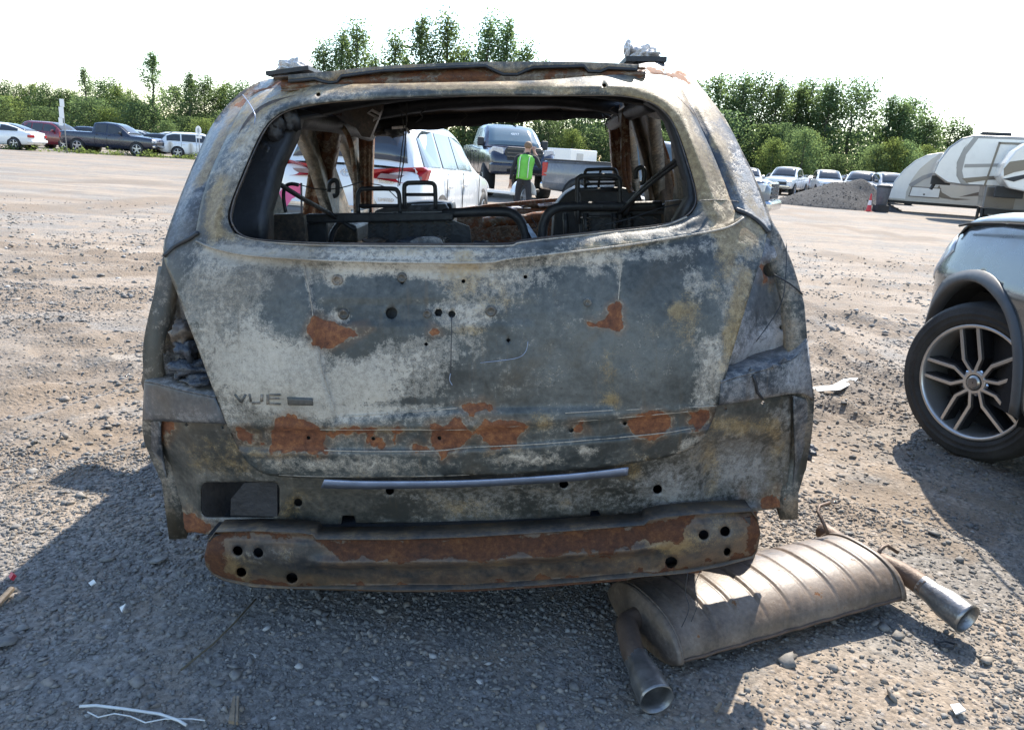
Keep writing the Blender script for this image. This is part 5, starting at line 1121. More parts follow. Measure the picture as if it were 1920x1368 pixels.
# ------------------------------------------------------------------ grey SUV at the right edge of the picture (its front end)
def near_suv():
    wc = Vector((2.22, 3.66, .39)); rz = R_(-3)
    v = empty('grey_suv', (wc.x, wc.y, 0), rz); tag(v, 'shiny grey SUV with dark wheel arch and split spoke alloy wheel', 'suv')
    pm = paint('grey_metallic_paint', (.095, .10, .098), .26, .15)
    pm.node_tree.nodes['Principled BSDF'].inputs['Metallic'].default_value = .55
    flare = simple('grey_arch_plastic', (.055, .06, .065), .55, 0, .15, 14)
    # local: x to the right (towards the car's middle), y forward, z up; outer side at x ~ -.06
    def sx(y, z):                                  # outer skin of the left side
        f = np.clip((y - .25) / .72, 0, 1.3); b = .05 + .62 * f ** 2.6
        return -.10 + b + .10 * np.clip((z - .80) / .33, 0, 1) ** 2 - .012 * np.exp(-((z - .86) / .05) ** 2) + .02 * np.clip((.5 - z) / .3, 0, 1)
    arch = [(.49 * math.cos(a), .405 + .49 * math.sin(a)) for a in np.linspace(math.pi * .98, math.pi * .06, 22)]
    outer = [(-3.2, .30), (-.70, .30), (-.52, .42)] + arch + [(.50, .36), (.56, .26), (.84, .30), (.87, .58), (.80, .78), (.64, .94), (.46, 1.06), (.34, 1.115), (0, 1.145), (-.5, 1.165), (-3.2, 1.17)]
    P, T = fill(outer, (), .035)
    V = np.stack([sx(P[:, 0], P[:, 1]), P[:, 0], P[:, 1]], -1)
    mesh_obj('front_wing', V, T[:, ::-1], pm, v, True, solid=.012, offset=-1)
    # wheel arch lip
    b = MB(); rings = []
    for a in np.linspace(math.pi * 1.02, math.pi * .03, 30):
        R0, R1 = .466, .522; c, s = math.cos(a), math.sin(a); y0, z0, y1, z1 = R0 * c, .405 + R0 * s, R1 * c, .405 + R1 * s
        xo = float(sx(y1, z1)); xi = float(sx(y0, z0)); rings.append([(xi + .10, y0, z0), (xi - .010, y0, z0), (xi - .014, y0 + (y1 - y0) * .2, z0 + (z1 - z0) * .2), (xo - .010, y1, z1), (xo + .01, y1, z1)])
    b.loft(rings, False).build('wheel_arch_trim', flare, v, True, solid=.006)
    MB().loft([[(xx, .465 * math.cos(a), .405 + .465 * math.sin(a)) for xx in (.0, .45)] + [(.46, 0, .35)] for a in np.linspace(-.2, math.pi + .2, 24)], False).build('arch_liner', M_ARCH, v, True)
    # bonnet with shut line, headlamp, bumper
    hy = list(np.linspace(-.9, .33, 13)) + [.355, .37, .378]; rows = []
    for y in hy:
        fy = max(0, (y + .9) / 1.27) ** 2
        ze = float(np.interp(y, [-.9, -.5, 0, .25, .33, .355, .37, .378], [1.195, 1.185, 1.165, 1.145, 1.132, 1.12, 1.10, 1.06])); x0 = float(sx(y, ze - .02)) - .012
        rows.append([(x0, y, ze - .012), (x0 + .004, y, ze + .004), (x0 + .04, y + .01, ze + .022), (x0 + .16, y + .08 * fy, ze + .045), (x0 + .42, y + .28 * fy, ze + .065 - .03 * fy), (.9, y + .42 * fy, ze + .08 - .06 * fy), (1.5, y + .28 * fy, ze + .065 - .03 * fy), (1.85, y, ze + .0)])
    MB().loft(rows, False).build('bonnet', pm, v, True, solid=.01)
    MB().tube([(float(sx(y, 1.0)) - .004 + .0, y, float(np.interp(y, [-.9, -.5, 0, .25, .37], [1.177, 1.167, 1.147, 1.127, 1.107]))) for y in np.linspace(-.9, .36, 14)], .007, 5).build('bonnet_gap', M_ARCH, v, True)
    q, t = fill([(.36, .98), (.42, 1.06), (.60, .95), (.74, .82), (.70, .72), (.52, .82)], (), .03)
    mesh_obj('headlight', np.stack([sx(q[:, 0], q[:, 1]) - .008, q[:, 0], q[:, 1]], -1), t[:, ::-1], M_LAMP, v, True, solid=.012)
    fr = []
    for u in np.linspace(0, 1, 14):
        fr.append([(float(sx(.86, z)) + u * 1.4, .86 + .14 * math.sin(u * math.pi) + .01, z) for z in np.linspace(.26, .92, 8)])
    MB().loft(fr, False).build('front_bumper', pm, v, True, solid=.012)
    MB().box((.92, 1.0, .70), (1.0, .06, .22)).build('grille', M_BLACK, v, bevel=.03)
    MB().box((.9, -1.4, .55), (1.6, 3.6, .5)).build('underbody', M_ARCH, v)
    rr = []
    for y in np.linspace(-3.2, -.6, 6): rr.append([(float(sx(y, 1.13)), y, 1.13), (.12, y, 1.16), (.28, y, 1.16 + .55 * min(1, (-.6 - y) / .9)), (.9, y, 1.2 + .58 * min(1, (-.6 - y) / .9)), (1.5, y, 1.16 + .55 * min(1, (-.6 - y) / .9)), (1.85, y, 1.13)])
    MB().loft(rr, False).build('cabin', pm, v, True)
    MB().box((.07, -1.6, 1.40), (.02, 1.4, .34), (0, .3, 0)).build('side_window', M_GLASS, v)
    # steered wheel
    w_ = empty('wheel'); w_.parent = v; w_.location = (.115, .04, .39); w_.rotation_euler = (0, R_(-2), R_(29))
    R, r, wd = .39, .285, .25
    MB().lathe([(r * .99, .10), (r * 1.03, .118), (r * 1.07, .122), (r * 1.09, .127), (r * 1.10, .123), (r * 1.16, .127), (r * 1.17, .130), (r * 1.19, .130), (r * 1.20, .126), (R * .90, .127), (R * .915, .1235), (R * .93, .124), (R * .955, .118), (R * .985, .10), (R, .07), (R, -.07), (R * .985, -.10), (R * .93, -.125), (r, -.12)], (0, 0, 0), (-1, 0, 0), 64).build('tyre', M_TYRE, w_, True)
    RIM = MB().lathe([(r * 1.0, .112), (r * .985, .118), (r * .95, .116), (r * .925, .095), (r * .90, .02), (r * .88, -.08), (r * .95, -.11)], (0, 0, 0), (-1, 0, 0), 64).build('rim', simple('machined_rim_alloy', (.52, .50, .48), .32, .7, .10, 10), w_, True)
    MB().lathe([(r * .9, -.06), (.02, -.06)], (0, 0, 0), (-1, 0, 0), 32).build('brake_backing', M_ARCH, w_, True)
    MB().lathe([(.17, -.01), (.17, -.03), (.06, -.03)], (0, 0, 0), (-1, 0, 0), 40).build('brake_disc', simple('brake_disc_steel', (.12, .10, .09), .4, .8), w_, True)
    dark = simple('dark_painted_spoke', (.03, .031, .034), .35, .3); mach = RIM.data.materials[0]
    for k in range(5):                              # five pairs of spokes: machined Y faces on dark sides
        a = 2 * math.pi * k / 5 + .03
        for s in (-1, 1):
            def pr(Lc, w0, w1, d0, d1, nm, m):
                pts = []
                for sg in (1, -1):
                    seq = Lc if sg > 0 else Lc[::-1]
                    for (rad, off) in seq:
                        f = (rad - Lc[0][0]) / (Lc[-1][0] - Lc[0][0]); ww = w0 + (w1 - w0) * f; pts.append((rad, s * off + sg * ww / 2))
                c, q = math.cos(a), math.sin(a); b = MB()
                b.prism([(u * c - p * q, u * q + p * c) for u, p in pts], d0, d1, lambda A, B, d: (-(d - .0), A, B)); return b.build(nm, m, w_, bevel=.0025)
            Lc = [(.048, .007), (.112, .042), (.116, .0425), (.270, .0425)]
            pr(Lc, .032, .030, .02, .094, 'spoke_flank', dark); pr(Lc, .017, .017, .094, .102, 'spoke', mach)
    MB().lathe([(.062, .06), (.060, .098), (.048, .102), (.040, .100)], (0, 0, 0), (-1, 0, 0), 28).build('hub', mach, w_, True)
    MB().lathe([(.036, .098), (.034, .106), (.002, .108)], (0, 0, 0), (-1, 0, 0), 24).build('centre_cap', simple('cap_metal', (.45, .42, .38), .25, .8), w_, True)
    MB().lathe([(.024, .1085), (.003, .1095)], (0, 0, 0), (-1, 0, 0), 20).build('cap_emblem', simple('cap_oval', (.20, .19, .19), .3, .6), w_, True)
    for k in range(5):
        a = 2 * math.pi * k / 5 + .03 + math.pi / 5; MB().lathe([(.013, .06), (.013, .092), (.006, .096), (.001, .096)], (0, .057 * math.cos(a), .057 * math.sin(a)), (-1, 0, 0), 6).build('wheel_nut', M_CHROME, w_)
near_suv()
# ------------------------------------------------------------------ campers
M_FIBRE = paint('camper_white', (.66, .65, .62), .3, .15)
M_TAN = paint('camper_tan', (.46, .43, .38), .35, .1)
M_BROWN = paint('camper_brown', (.085, .07, .06), .35, .1)
M_GREYP = paint('camper_grey', (.20, .20, .205), .35, .1)
def camper(name, label, px0, Y, poly, width, bands, mat, rz=math.radians(-25)):
    """poly and bands are side views (metres along, metres up); the body is swept to its real width"""
    x, y, z = at(px0, Y); v = empty(name, (x, y, z), rz); tag(v, label, 'camper')
    P = smooth_line(poly, 3, True) if False else np.array(poly, float)
    MB().prism([tuple(q) for q in P], 0, width, lambda a, b, d: (a, d, b)).build('body', mat, v, bevel=.06)
    for k, (nm, q, m, dep) in enumerate(bands):
        MB().prism([tuple(t) for t in q], -dep, .004, lambda a, b, d: (a, d, b)).build(nm, m, v)
    return v
A1 = [(0, .50), (0, .95), (.12, 1.35), (.40, 1.85), (.80, 2.30), (1.25, 2.58), (1.75, 2.70), (7.0, 2.72), (7.0, .50)]
t1 = camper('travel_trailer', 'tan and white travel trailer with curved stripes beside the gravel heap', 1673, 36.5, A1, 2.4,
            [('lower_skin', [(.30, .52), (6.98, .52), (6.98, 1.10), (3.6, 1.05), (2.6, .80), (1.8, .62)], M_TAN, .012), ('nose_cap', [(.02, .60), (.05, .95), (.17, 1.33), (.45, 1.83), (.85, 2.27), (1.28, 2.53), (1.72, 2.64), (1.45, 2.40), (1.05, 1.95), (.78, 1.40), (.68, .9), (.70, .6)], M_FIBRE, .014),
             ('stripe', [(.72, 1.25), (1.2, 1.66), (1.9, 1.95), (3.0, 2.12), (3.0, 2.04), (1.95, 1.84), (1.3, 1.50), (.85, 1.12)], M_GREYP, .016), ('stripe', [(1.95, 1.30), (2.1, 1.0), (2.5, .80), (3.3, .78), (2.7, .70), (2.1, .76), (1.80, 1.0)], M_BROWN, .018),
             ('stripe', [(2.8, .85), (3.6, 1.15), (4.4, 1.45), (6.9, 1.6), (6.9, 1.45), (4.5, 1.25), (3.7, .98)], M_BROWN, .018), ('storage_hatch', [(.80, .72), (2.05, .72), (2.05, 1.18), (.86, 1.18)], M_BROWN, .020), ('hatch_door', [(.84, .76), (2.01, .76), (2.01, 1.14), (.90, 1.14)], M_FIBRE, .026), ('hatch_latch', [(1.38, .82), (1.45, .82), (1.45, .89), (1.38, .89)], M_BLACK, .03),
             ('window', [(2.45, 1.55), (3.3, 1.50), (3.3, 2.1), (2.45, 2.05)], M_GLASS, .02), ('vent', [(4.2, .95), (4.3, .95), (4.3, 1.05), (4.2, 1.05)], M_BLACK, .02), ('vent', [(4.45, .95), (4.62, .95), (4.62, 1.05), (4.45, 1.05)], M_BLACK, .02)], M_TAN)
MB().box((3.5, 1.2, .46), (6.9, 2.2, .14)).build('chassis', M_BLACK, t1); MB().tube([(0, 1.2, .46), (-1.2, 1.2, .48)], .06, 6).build('drawbar', M_BLACK, t1); MB().tube([(-.9, 1.2, .48), (-.9, 1.2, 0)], .04, 6).build('jack_leg', M_BLACK, t1)
for yy in (.15, 2.25):
    for xx in (4.2, 5.05): wheel(t1, xx, yy, .34, .34, .2, 1).rotation_euler = (0, 0, R_(-90))
B1 = [(.02, 1.75), (.10, 2.20), (.38, 2.78), (.75, 3.12), (1.15, 3.24), (8, 3.26), (8, .55), (1.9, .55), (1.85, 1.40), (1.2, 1.34), (.5, 1.42)]
t2 = camper('fifth_wheel_trailer', 'tall grey fifth wheel camper whose raised nose overhangs the tan trailer', 1748, 31.5, B1, 2.45,
            [('nose_cap', [(.04, 1.77), (.13, 2.18), (.42, 2.74), (.78, 3.06), (1.12, 3.16), (.86, 2.75), (.72, 2.2), (.80, 1.7), (1.0, 1.42), (.55, 1.46)], M_FIBRE, .014), ('side_skin', [(1.05, 3.12), (.84, 2.6), (.80, 2.0), (.95, 1.6), (1.3, 1.42), (7.9, 1.55), (7.9, 3.14)], M_FIBRE, .01), ('stripe', [(1.10, 3.12), (.80, 2.55), (.74, 2.0), (.95, 1.50), (1.15, 1.42), (.96, 1.9), (.98, 2.5), (1.28, 3.12)], M_GREYP, .016),
             ('stripe', [(1.0, 2.15), (3.5, 2.35), (3.5, 2.24), (1.0, 2.02)], M_GREYP, .018), ('stripe', [(1.0, 1.62), (1.8, 1.75), (3.8, 1.95), (3.8, 1.80), (1.9, 1.62), (1.2, 1.46)], M_BROWN, .018), ('slide_out_frame', [(1.78, 1.40), (1.84, 1.40), (2.05, 3.02), (1.97, 3.02)], M_BROWN, .03), ('slide_out_frame', [(1.97, 2.94), (4.2, 2.96), (4.2, 3.03), (1.97, 3.02)], M_BROWN, .03),
             ('window', [(2.45, 2.25), (3.5, 2.30), (3.5, 2.65), (2.5, 2.62)], M_GLASS, .03), ('storage_door', [(1.92, .60), (2.9, .60), (2.9, 1.35), (1.92, 1.35)], M_BROWN, .02), ('marker_flash', [(2.6, 1.60), (3.4, 1.72), (3.4, 1.60), (2.8, 1.50)], simple('orange_flash', (.45, .10, .03), .5), .024)], M_GREYP)
MB().box((.35, 1.2, 1.50), (.7, .5, .34)).tube([(.15, 1.2, 1.4), (.05, 1.2, 1.12)], .07, 8).build('pin_box', M_BLACK, t2, bevel=.02); MB().box((5.0, 1.2, .45), (6, 2.2, .2)).build('chassis', M_BLACK, t2)
for yy in (.35, 2.1): MB().tube([(1.95, yy, .6), (1.95, yy, 0)], .06, 6).build('landing_leg', M_BLACK, t2)
for yy in (.15, 2.3): wheel(t2, 5.6, yy, .38, .38, .22, 1).rotation_euler = (0, 0, R_(-90))
MB().box((1.9, 1.2, 3.32), (1.0, 1.2, .18)).build('roof_unit', M_BLACK, t2, bevel=.05)
C1 = [(.02, 1.75), (.08, 2.2), (.30, 2.65), (.62, 2.95), (1.0, 3.08), (6, 3.1), (6, .6), (1.9, .6), (1.8, 1.35), (1.0, 1.25), (.35, 1.35)]
t3 = camper('fifth_wheel_trailer', 'white rounded camper nose with dark stripe at the edge of the picture', 1872, 28.5, C1, 2.4, [('stripe', [(.06, 2.0), (.20, 2.25), (.9, 2.40), (.9, 2.05), (.4, 1.90), (.12, 1.75)], M_BROWN, .015), ('stripe', [(.10, 1.65), (.5, 1.78), (.9, 1.90), (.9, 1.78), (.45, 1.58)], M_BLACK, .015)], M_FIBRE)
MB().box((.5, 1.2, 1.2), (.9, .4, .4)).build('pin_box', M_BLACK, t3, bevel=.03)
for yy in (.35, 2.05): MB().tube([(1.95, yy, .7), (1.95, yy, 0)], .06, 6).build('landing_leg', M_BLACK, t3)

# ------------------------------------------------------------------ gravel heap, planks, bin, cone, signs
def gravel_heap():
    c = GP(1548, 386); c = Vector((c.x, 37.5, gz(c.x, 37.5))); n = 70; g = np.linspace(-4.2, 4.6, n); X, Y = np.meshgrid(g, g * .8)
    h = 1.22 * np.clip(1 - np.hypot(X + .1, Y) / 2.7, 0, 1) ** .85 + .80 * np.exp(-(((X - 1.35) / 1.0) ** 2 + (Y / 1.1) ** 2)) * np.clip(1 - np.hypot(X - 1.2, Y) / 2.3, 0, 1) ** .5
    h = np.maximum(h * .92, .88 * np.clip(1 - np.hypot(X - 1.25, Y) / 1.9, 0, 1)) + .08 * (fbm(X * 2, Y * 2, 71) - .5) * (h > .02)
    Z = np.where(h > .015, h, -.06)
    i = np.arange(n * n).reshape(n, n); Q = np.stack([i[:-1, :-1], i[:-1, 1:], i[1:, 1:], i[1:, :-1]], -1).reshape(-1, 4)
    v = empty('gravel_heap', c); tag(v, 'heap of dark crushed gravel at the edge of the yard', 'gravel heap')
    t = NT('heap_gravel'); n1 = t.noise(14, 6, .7); vo = t.n('TexVoronoi', {'Vector': t.co, 'Scale': 16.})
    col = t.mix(.55, t.ramp(n1, (.3, (.038, .037, .036)), (.7, (.08, .076, .071))), t.mix(.9, t.n('RGBToBW', {0: vo.outputs['Color']}).outputs[0], (.05, .048, .046)))
    m = t.done(col, .9, 0, t.bump(t.math('ADD', n1, vo.outputs['Distance']), .5, .03), Specular_IOR_Level=.05)
    mesh_obj('mound', np.stack([X, Y, Z], -1).reshape(-1, 3), Q, m, v, True)
    a = RNG.uniform(-3.2, 3.6, 900); b = RNG.uniform(-2.6, 2.6, 900); ii = np.clip(((a + 4.2) / 8.8 * (n - 1)).round().astype(int), 0, n - 1); jj = np.clip(((b / .8 + 4.2) / 8.8 * (n - 1)).round().astype(int), 0, n - 1); hz = Z[jj, ii]
    ok = hz > .03; s = RNG.uniform(.015, .045, ok.sum()); V, F, T = stones(np.stack([a[ok], b[ok], hz[ok] + s * .2], -1), s, _OCT, RNG.uniform(0, .6, ok.sum()))
    o = big_mesh('loose_rock', V, F, T, m); o.parent = v; o['kind'] = 'stuff'
gravel_heap()
M_WOOD = simple('weathered_wood', (.20, .15, .10), .8, 0, .35, 25, bump=.4)
for (a, b, lb) in (((1497, 380), (1523, 385), 'weathered plank lying before the left foot of the gravel heap'), ((1536, 385), (1592, 392), 'long plank lying before the gravel heap')):
    p, q = GP(*a), GP(*b); c = (p + q) / 2; d = q - p; MB().box((0, 0, .07), (d.length, .22, .12)).build('plank', M_WOOD, bevel=.01); o = COL.objects[-1]; o.location = (c.x, c.y, gz(c.x, c.y)); o.rotation_euler = (0, 0, math.atan2(d.y, d.x)); tag(o, lb, 'plank')
def bin_():
    x, y, z = at(1662, 35.0); v = empty('trash_bin', (x, y, z)); tag(v, 'grey lidded bin standing beside the red marker at the trailer hitch', 'bin'); m = simple('bin_plastic', (.10, .115, .14), .5)
    MB().lathe([(.20, .30), (.22, .31), (.30, 1.05), (.31, 1.08), (.002, 1.09)], (0, 0, 0), (0, 0, 1), 18).build('tub', m, v, True); MB().lathe([(.33, 1.05), (.34, 1.10), (.2, 1.17), (.002, 1.18)], (0, 0, 0), (0, 0, 1), 18).build('lid', M_BLACK, v, True)
    MB().box((0, 0, .15), (.5, .5, .3)).build('stand', M_BLACK, v)
    x, y, z = at(1640, 34.6); v = empty('red_marker', (x, y, z)); v.scale = (.6, .6, .8); tag(v, 'red traffic cone with pale band standing beside the grey bin', 'cone'); m = simple('red_marker_plastic', (.55, .04, .04), .5)
    MB().box((0, 0, .02), (.40, .40, .04)).build('foot', m, v); MB().lathe([(.17, .04), (.13, .35), (.001, .35)], (0, 0, 0), (0, 0, 1), 16).build('lower_cone', m, v, True); MB().lathe([(.13, .35), (.09, .60), (.001, .60)], (0, 0, 0), (0, 0, 1), 16).build('band', simple('band_white', (.7, .6, .58), .5), v, True); MB().lathe([(.09, .60), (.04, .95), (.001, .96)], (0, 0, 0), (0, 0, 1), 16).build('upper_cone', m, v, True)
bin_()
def signs():
    m = simple('sign_white', (.75, .75, .74), .5, 0, .05); pm = simple('sign_post_steel', (.30, .30, .30), .5, .4)
    x, y, z = at(121, 46.0); v = empty('sign_post', (x, y, z)); tag(v, 'post with three small white notice boards in front of the red car', 'sign')
    MB().tube([(0, 0, 0), (-.06, 0, 2.9)], .03, 8).build('post', pm, v, True)
    for (dx, zz, w_, h, t) in ((-.05, 2.75, .26, .42, ('NO', 'ENTRY')), (-.12, 2.22, .28, .62, ('ROW', 'DD')), (-.20, 1.72, .24, .44, ('14',))):
        o = MB().box((dx, -.05, zz), (w_, .02, h)).build('board', m, v, bevel=.008)
    x, y, z = at(372, 46.5); v = empty('round_sign', (x, y, z)); tag(v, 'white oval row marker on a short stake before the white wagon', 'sign')
    MB().tube([(0, 0, 0), (0, 0, 1.45)], .03, 8).build('stake', pm, v, True); MB().box((0, -.04, 1.35), (.34, .03, .14)).build('base_board', m, v)
    q, t = fill([(.17 * math.cos(a), .26 * math.sin(a)) for a in np.linspace(0, 2 * math.pi, 25)[:-1]], [[(.07 * math.cos(a), .15 * math.sin(a)) for a in np.linspace(0, 2 * math.pi, 19)[:-1]]], .05)
    mesh_obj('oval_board', [(a, -.05, 1.72 + b) for a, b in q], t, m, v, False, solid=.02); MB().lathe([(.16, 0), (.001, 0)], (0, -.04, 1.72), (0, -1, 0), 20).build('oval_backing', simple('sign_grey', (.4, .42, .43), .5), v)
signs()

# ------------------------------------------------------------------ person in the vest
def person():
    x, y, z = at(985, 17.0); v = empty('person', (x, y, z), R_(-14)); v.scale = (.99,) * 3
    tag(v, 'person in black clothes and bright green safety vest, hand raised to the ear', 'person')
    J = {'pel': ((0, 0, .92), .135, .10), 'wai': ((.01, .0, 1.06), .13, .095), 'che': ((.02, .0, 1.24), .155, .105), 'sho': ((.03, .01, 1.38), .10, .075), 'nec': ((.035, .02, 1.46), .052, .055), 'hea': ((.045, .03, 1.55), .073, .085), 'top': ((.045, .03, 1.63), .066, .075),
         'lh': ((-.10, 0, .86), .092, .092), 'lk': ((-.15, .10, .48), .062, .062), 'la': ((-.20, .02, .10), .042, .042), 'lf': ((-.22, .16, .045), .036, .03), 'rh': ((.10, 0, .86), .092, .092), 'rk': ((.13, .03, .47), .062, .062), 'ra': ((.15, -.14, .10), .042, .042), 'rf': ((.16, -.0, .045), .036, .03),
         'ls': ((-.17, .0, 1.36), .062, .062), 'le': ((-.25, -.05, 1.10), .046, .046), 'lw': ((-.31, .04, .88), .032, .032), 'lp': ((-.32, .06, .80), .034, .02), 'rs': ((.22, .01, 1.36), .062, .062), 're': ((.33, .06, 1.16), .045, .045), 'rw': ((.22, .10, 1.40), .032, .032), 'rp': ((.15, .09, 1.50), .034, .022)}
    E = [('pel', 'wai'), ('wai', 'che'), ('che', 'sho'), ('sho', 'nec'), ('nec', 'hea'), ('hea', 'top'), ('pel', 'lh'), ('lh', 'lk'), ('lk', 'la'), ('la', 'lf'), ('pel', 'rh'), ('rh', 'rk'), ('rk', 'ra'), ('ra', 'rf'), ('sho', 'ls'), ('ls', 'le'), ('le', 'lw'), ('lw', 'lp'), ('sho', 'rs'), ('rs', 're'), ('re', 'rw'), ('rw', 'rp')]
    names = list(J); P = [J[k][0] for k in names]; rad = [J[k][1:] for k in names]; E2 = [(names.index(a), names.index(b)) for a, b in E]
    for hand, base, sg in (('lp', (-.32, .06, .80), -1), ('rp', (.15, .09, 1.50), 1)):
        hi = names.index(hand)
        for k in range(4):
            d = Vector((.018 * (k - 1.5), .012, -.075 if sg < 0 else .055)); P.append(tuple(Vector(base) + d)); rad.append((.009, .009)); E2.append((hi, len(P) - 1)); P.append(tuple(Vector(base) + d * 1.7 + Vector((0, .012, 0)))); rad.append((.007, .007)); E2.append((len(P) - 2, len(P) - 1))
        P.append(tuple(Vector(base) + Vector((.04, .03, -.02 * -sg)))); rad.append((.010, .010)); E2.append((hi, len(P) - 1))
    me = bpy.data.meshes.new('body'); me.from_pydata(P, E2, []); o = bpy.data.objects.new('body', me); COL.objects.link(o)
    m = o.modifiers.new('skin', 'SKIN'); m.use_smooth_shade = True; m.branch_smoothing = .5
    for i, d in enumerate(me.skin_vertices[0].data): d.radius = rad[i]; d.use_root = i == 0
    sb = o.modifiers.new('sub', 'SUBSURF'); sb.levels = sb.render_levels = 1
    dg = bpy.context.evaluated_depsgraph_get(); me2 = bpy.data.meshes.new_from_object(o.evaluated_get(dg)); bpy.data.objects.remove(o)
    for q in (simple('black_cloth', (.02, .02, .024), .9, 0, .3, 20), simple('skin', (.42, .24, .17), .55, 0, .1)): me2.materials.append(q)
    for p in me2.polygons:
        c = p.center; p.use_smooth = True
        hand_ = (c.x < -.27 and c.z < .87) or (c.x < .24 and c.y > .05 and 1.40 < c.z < 1.62 and c.x > .11)
        p.material_index = 1 if (c.z > 1.45 and abs(c.x - .04) < .12 and c.x < .14) or hand_ else 0
    b = bpy.data.objects.new('body', me2); COL.objects.link(b); b.parent = v
    bm = bmesh.new(); bmesh.ops.create_icosphere(bm, subdivisions=2, radius=1); V = np.array([q.co[:] for q in bm.verts]); F = [[q.index for q in f.verts] for f in bm.faces]; bm.free()
    mesh_obj('hair', V * np.array([.088, .10, .085]) + np.array([.045, .015, 1.605]), F, simple('brown_hair', (.16, .10, .06), .7), v, True)
    rings = []
    for (zz, cx, rx, ry) in ((.90, .0, .175, .135), (1.0, .005, .17, .13), (1.12, .01, .165, .125), (1.25, .02, .19, .135), (1.34, .03, .20, .125), (1.41, .03, .14, .10)):
        rings.append([(cx + rx * math.cos(a), ry * math.sin(a), zz + .01 * math.sin(a * 3 + zz * 9)) for a in np.linspace(0, 2 * math.pi, 25)[:-1]])
    vest = simple('green_vest', (.14, .46, .06), .7, 0, .12, 10); MB().loft(rings, True).build('vest', vest, v, True, solid=.01)
    tape = simple('silver_tape', (.55, .58, .52), .4)
    for s in (-1, 1): MB().tube([(s * .10 + .01, -.140, .93), (s * .10 + .015, -.138, 1.1), (s * .10 + .02, -.145, 1.25), (s * .10 + .03, -.128, 1.36)], .011, 5).build('vest_tape', tape, v, True)
person()

# ------------------------------------------------------------------ litter on the ground
def litter(name, label, cat, pts, mat, th=.004, wd=None, **k):
    P = [GP(a, b) for a, b in pts]; c = sum(P, Vector()) / len(P); P = [p - Vector((c.x, c.y, 0)) for p in P]; z0 = float(terr(c.x, c.y))
    if wd: o = MB().tube([(p.x, p.y, wd + .004) for p in P], wd, 6).build(name, mat, None, True)
    else:
        n = len(P); V = [(p.x, p.y, .006 + .012 * math.sin(i * 2.1) ** 2) for i, p in enumerate(P)]; o = mesh_obj(name, V, [tuple(range(n))], mat, None, False, solid=th)
    o.location = (c.x, c.y, z0 + .006); return tag(o, label, cat)
M_PLASW = simple('white_plastic_scrap', (.55, .55, .53), .45, 0, .15, 15)
litter('plastic_shard', 'curved pale plastic shard on the ground between the burnt car and the grey SUV', 'plastic shard', [(1522, 728), (1560, 727), (1580, 716), (1584, 710), (1610, 711), (1600, 722), (1575, 733), (1530, 738)], M_PLASW)
litter('wood_splinter', 'pale split wood sliver standing out of the dark gravel in front', 'wood splinter', [(429, 1364), (437, 1326), (442, 1322), (440, 1366)], M_WOOD, .010)
litter('wood_splinter', 'narrow wood sliver just right of the larger one', 'wood splinter', [(443, 1366), (445, 1323), (449, 1324), (447, 1367)], M_WOOD, .010)
litter('wood_splinter', 'wood sliver at the left edge of the picture in the shade', 'wood splinter', [(-6, 1140), (22, 1117), (30, 1119), (0, 1148)], M_WOOD, .010)
litter('wood_splinter', 'small yellow wood chip beside the chrome tail pipe', 'wood splinter', [(1338, 1338), (1346, 1329), (1352, 1330), (1343, 1341)], M_WOOD, .006)
litter('white_string_piece', 'pale stiff cord curving over the dark gravel in front', 'cord', [(150, 1332), (180, 1330), (230, 1336), (300, 1346), (335, 1358), (350, 1367)], M_PLASW, wd=.0035)
litter('white_string_piece', 'thin white string winding beside the stiff cord', 'cord', [(165, 1342), (185, 1352), (215, 1345), (245, 1350), (273, 1362), (310, 1355), (360, 1355), (385, 1358)], M_PLASW, wd=.0016)
litter('red_chip', 'small red plastic chip in the shade at the left edge', 'plastic chip', [(23, 1091), (29, 1087), (33, 1092), (26, 1096)], simple('red_plastic_scrap', (.45, .03, .05), .4), .012)
litter('white_chip', 'small white plastic chip on the gravel near the tail pipe tip', 'plastic chip', [(1780, 1330), (1796, 1333), (1808, 1346), (1790, 1348)], M_PLASW)
litter('white_chip', 'white scrap in the shaded gravel left of the bumper', 'plastic chip', [(168, 1100), (178, 1098), (182, 1104), (172, 1105)], M_PLASW)
litter('white_chip', 'white triangular scrap in the shaded gravel near the bumper end', 'plastic chip', [(226, 1146), (238, 1144), (230, 1160)], M_PLASW)
litter('twisted_wire', 'loop of dark wire on the gravel below the chrome tip', 'wire', [(1752, 1210), (1770, 1206), (1790, 1212), (1785, 1220), (1765, 1216), (1750, 1204)], M_SOOT, wd=.003)
litter('grass_stalk', 'long dry brown stalk lying across the shaded gravel', 'stalk', [(340, 1264), (400, 1215), (440, 1175), (480, 1130)], simple('dry_stalk', (.10, .08, .05), .8), wd=.003)
# ------------------------------------------------------------------ trees round the yard
def leaf_mat(name, c0, c1):
    t = NT(name); oi = t.n('ObjectInfo').outputs['Random']; n = t.noise(.9, 4); n2 = t.noise(9, 3)
    col = t.mix(t.step(t.math('ADD', n, t.math('MULTIPLY', t.math('ADD', n2, -.5), .8)), .35, .65), c0, c1)
    col = t.n('HueSaturation', {'Hue': t.math('ADD', t.math('MULTIPLY', oi, .05), .475), 'Value': t.math('ADD', t.math('MULTIPLY', oi, .5), .75), 'Color': col}).outputs[0]
    d = t.n('BsdfDiffuse', {'Color': col}); tr = t.n('BsdfTranslucent', {'Color': t.mix(.5, col, (c1[0] * 1.9, c1[1] * 2.1, c1[2] * 1.1), 'MIX')}); ms = t.n('MixShader', {0: .58, 1: d.outputs[0], 2: tr.outputs[0]})
    t.t.links.new(ms.outputs[0], t.out.inputs[0]); return t.m
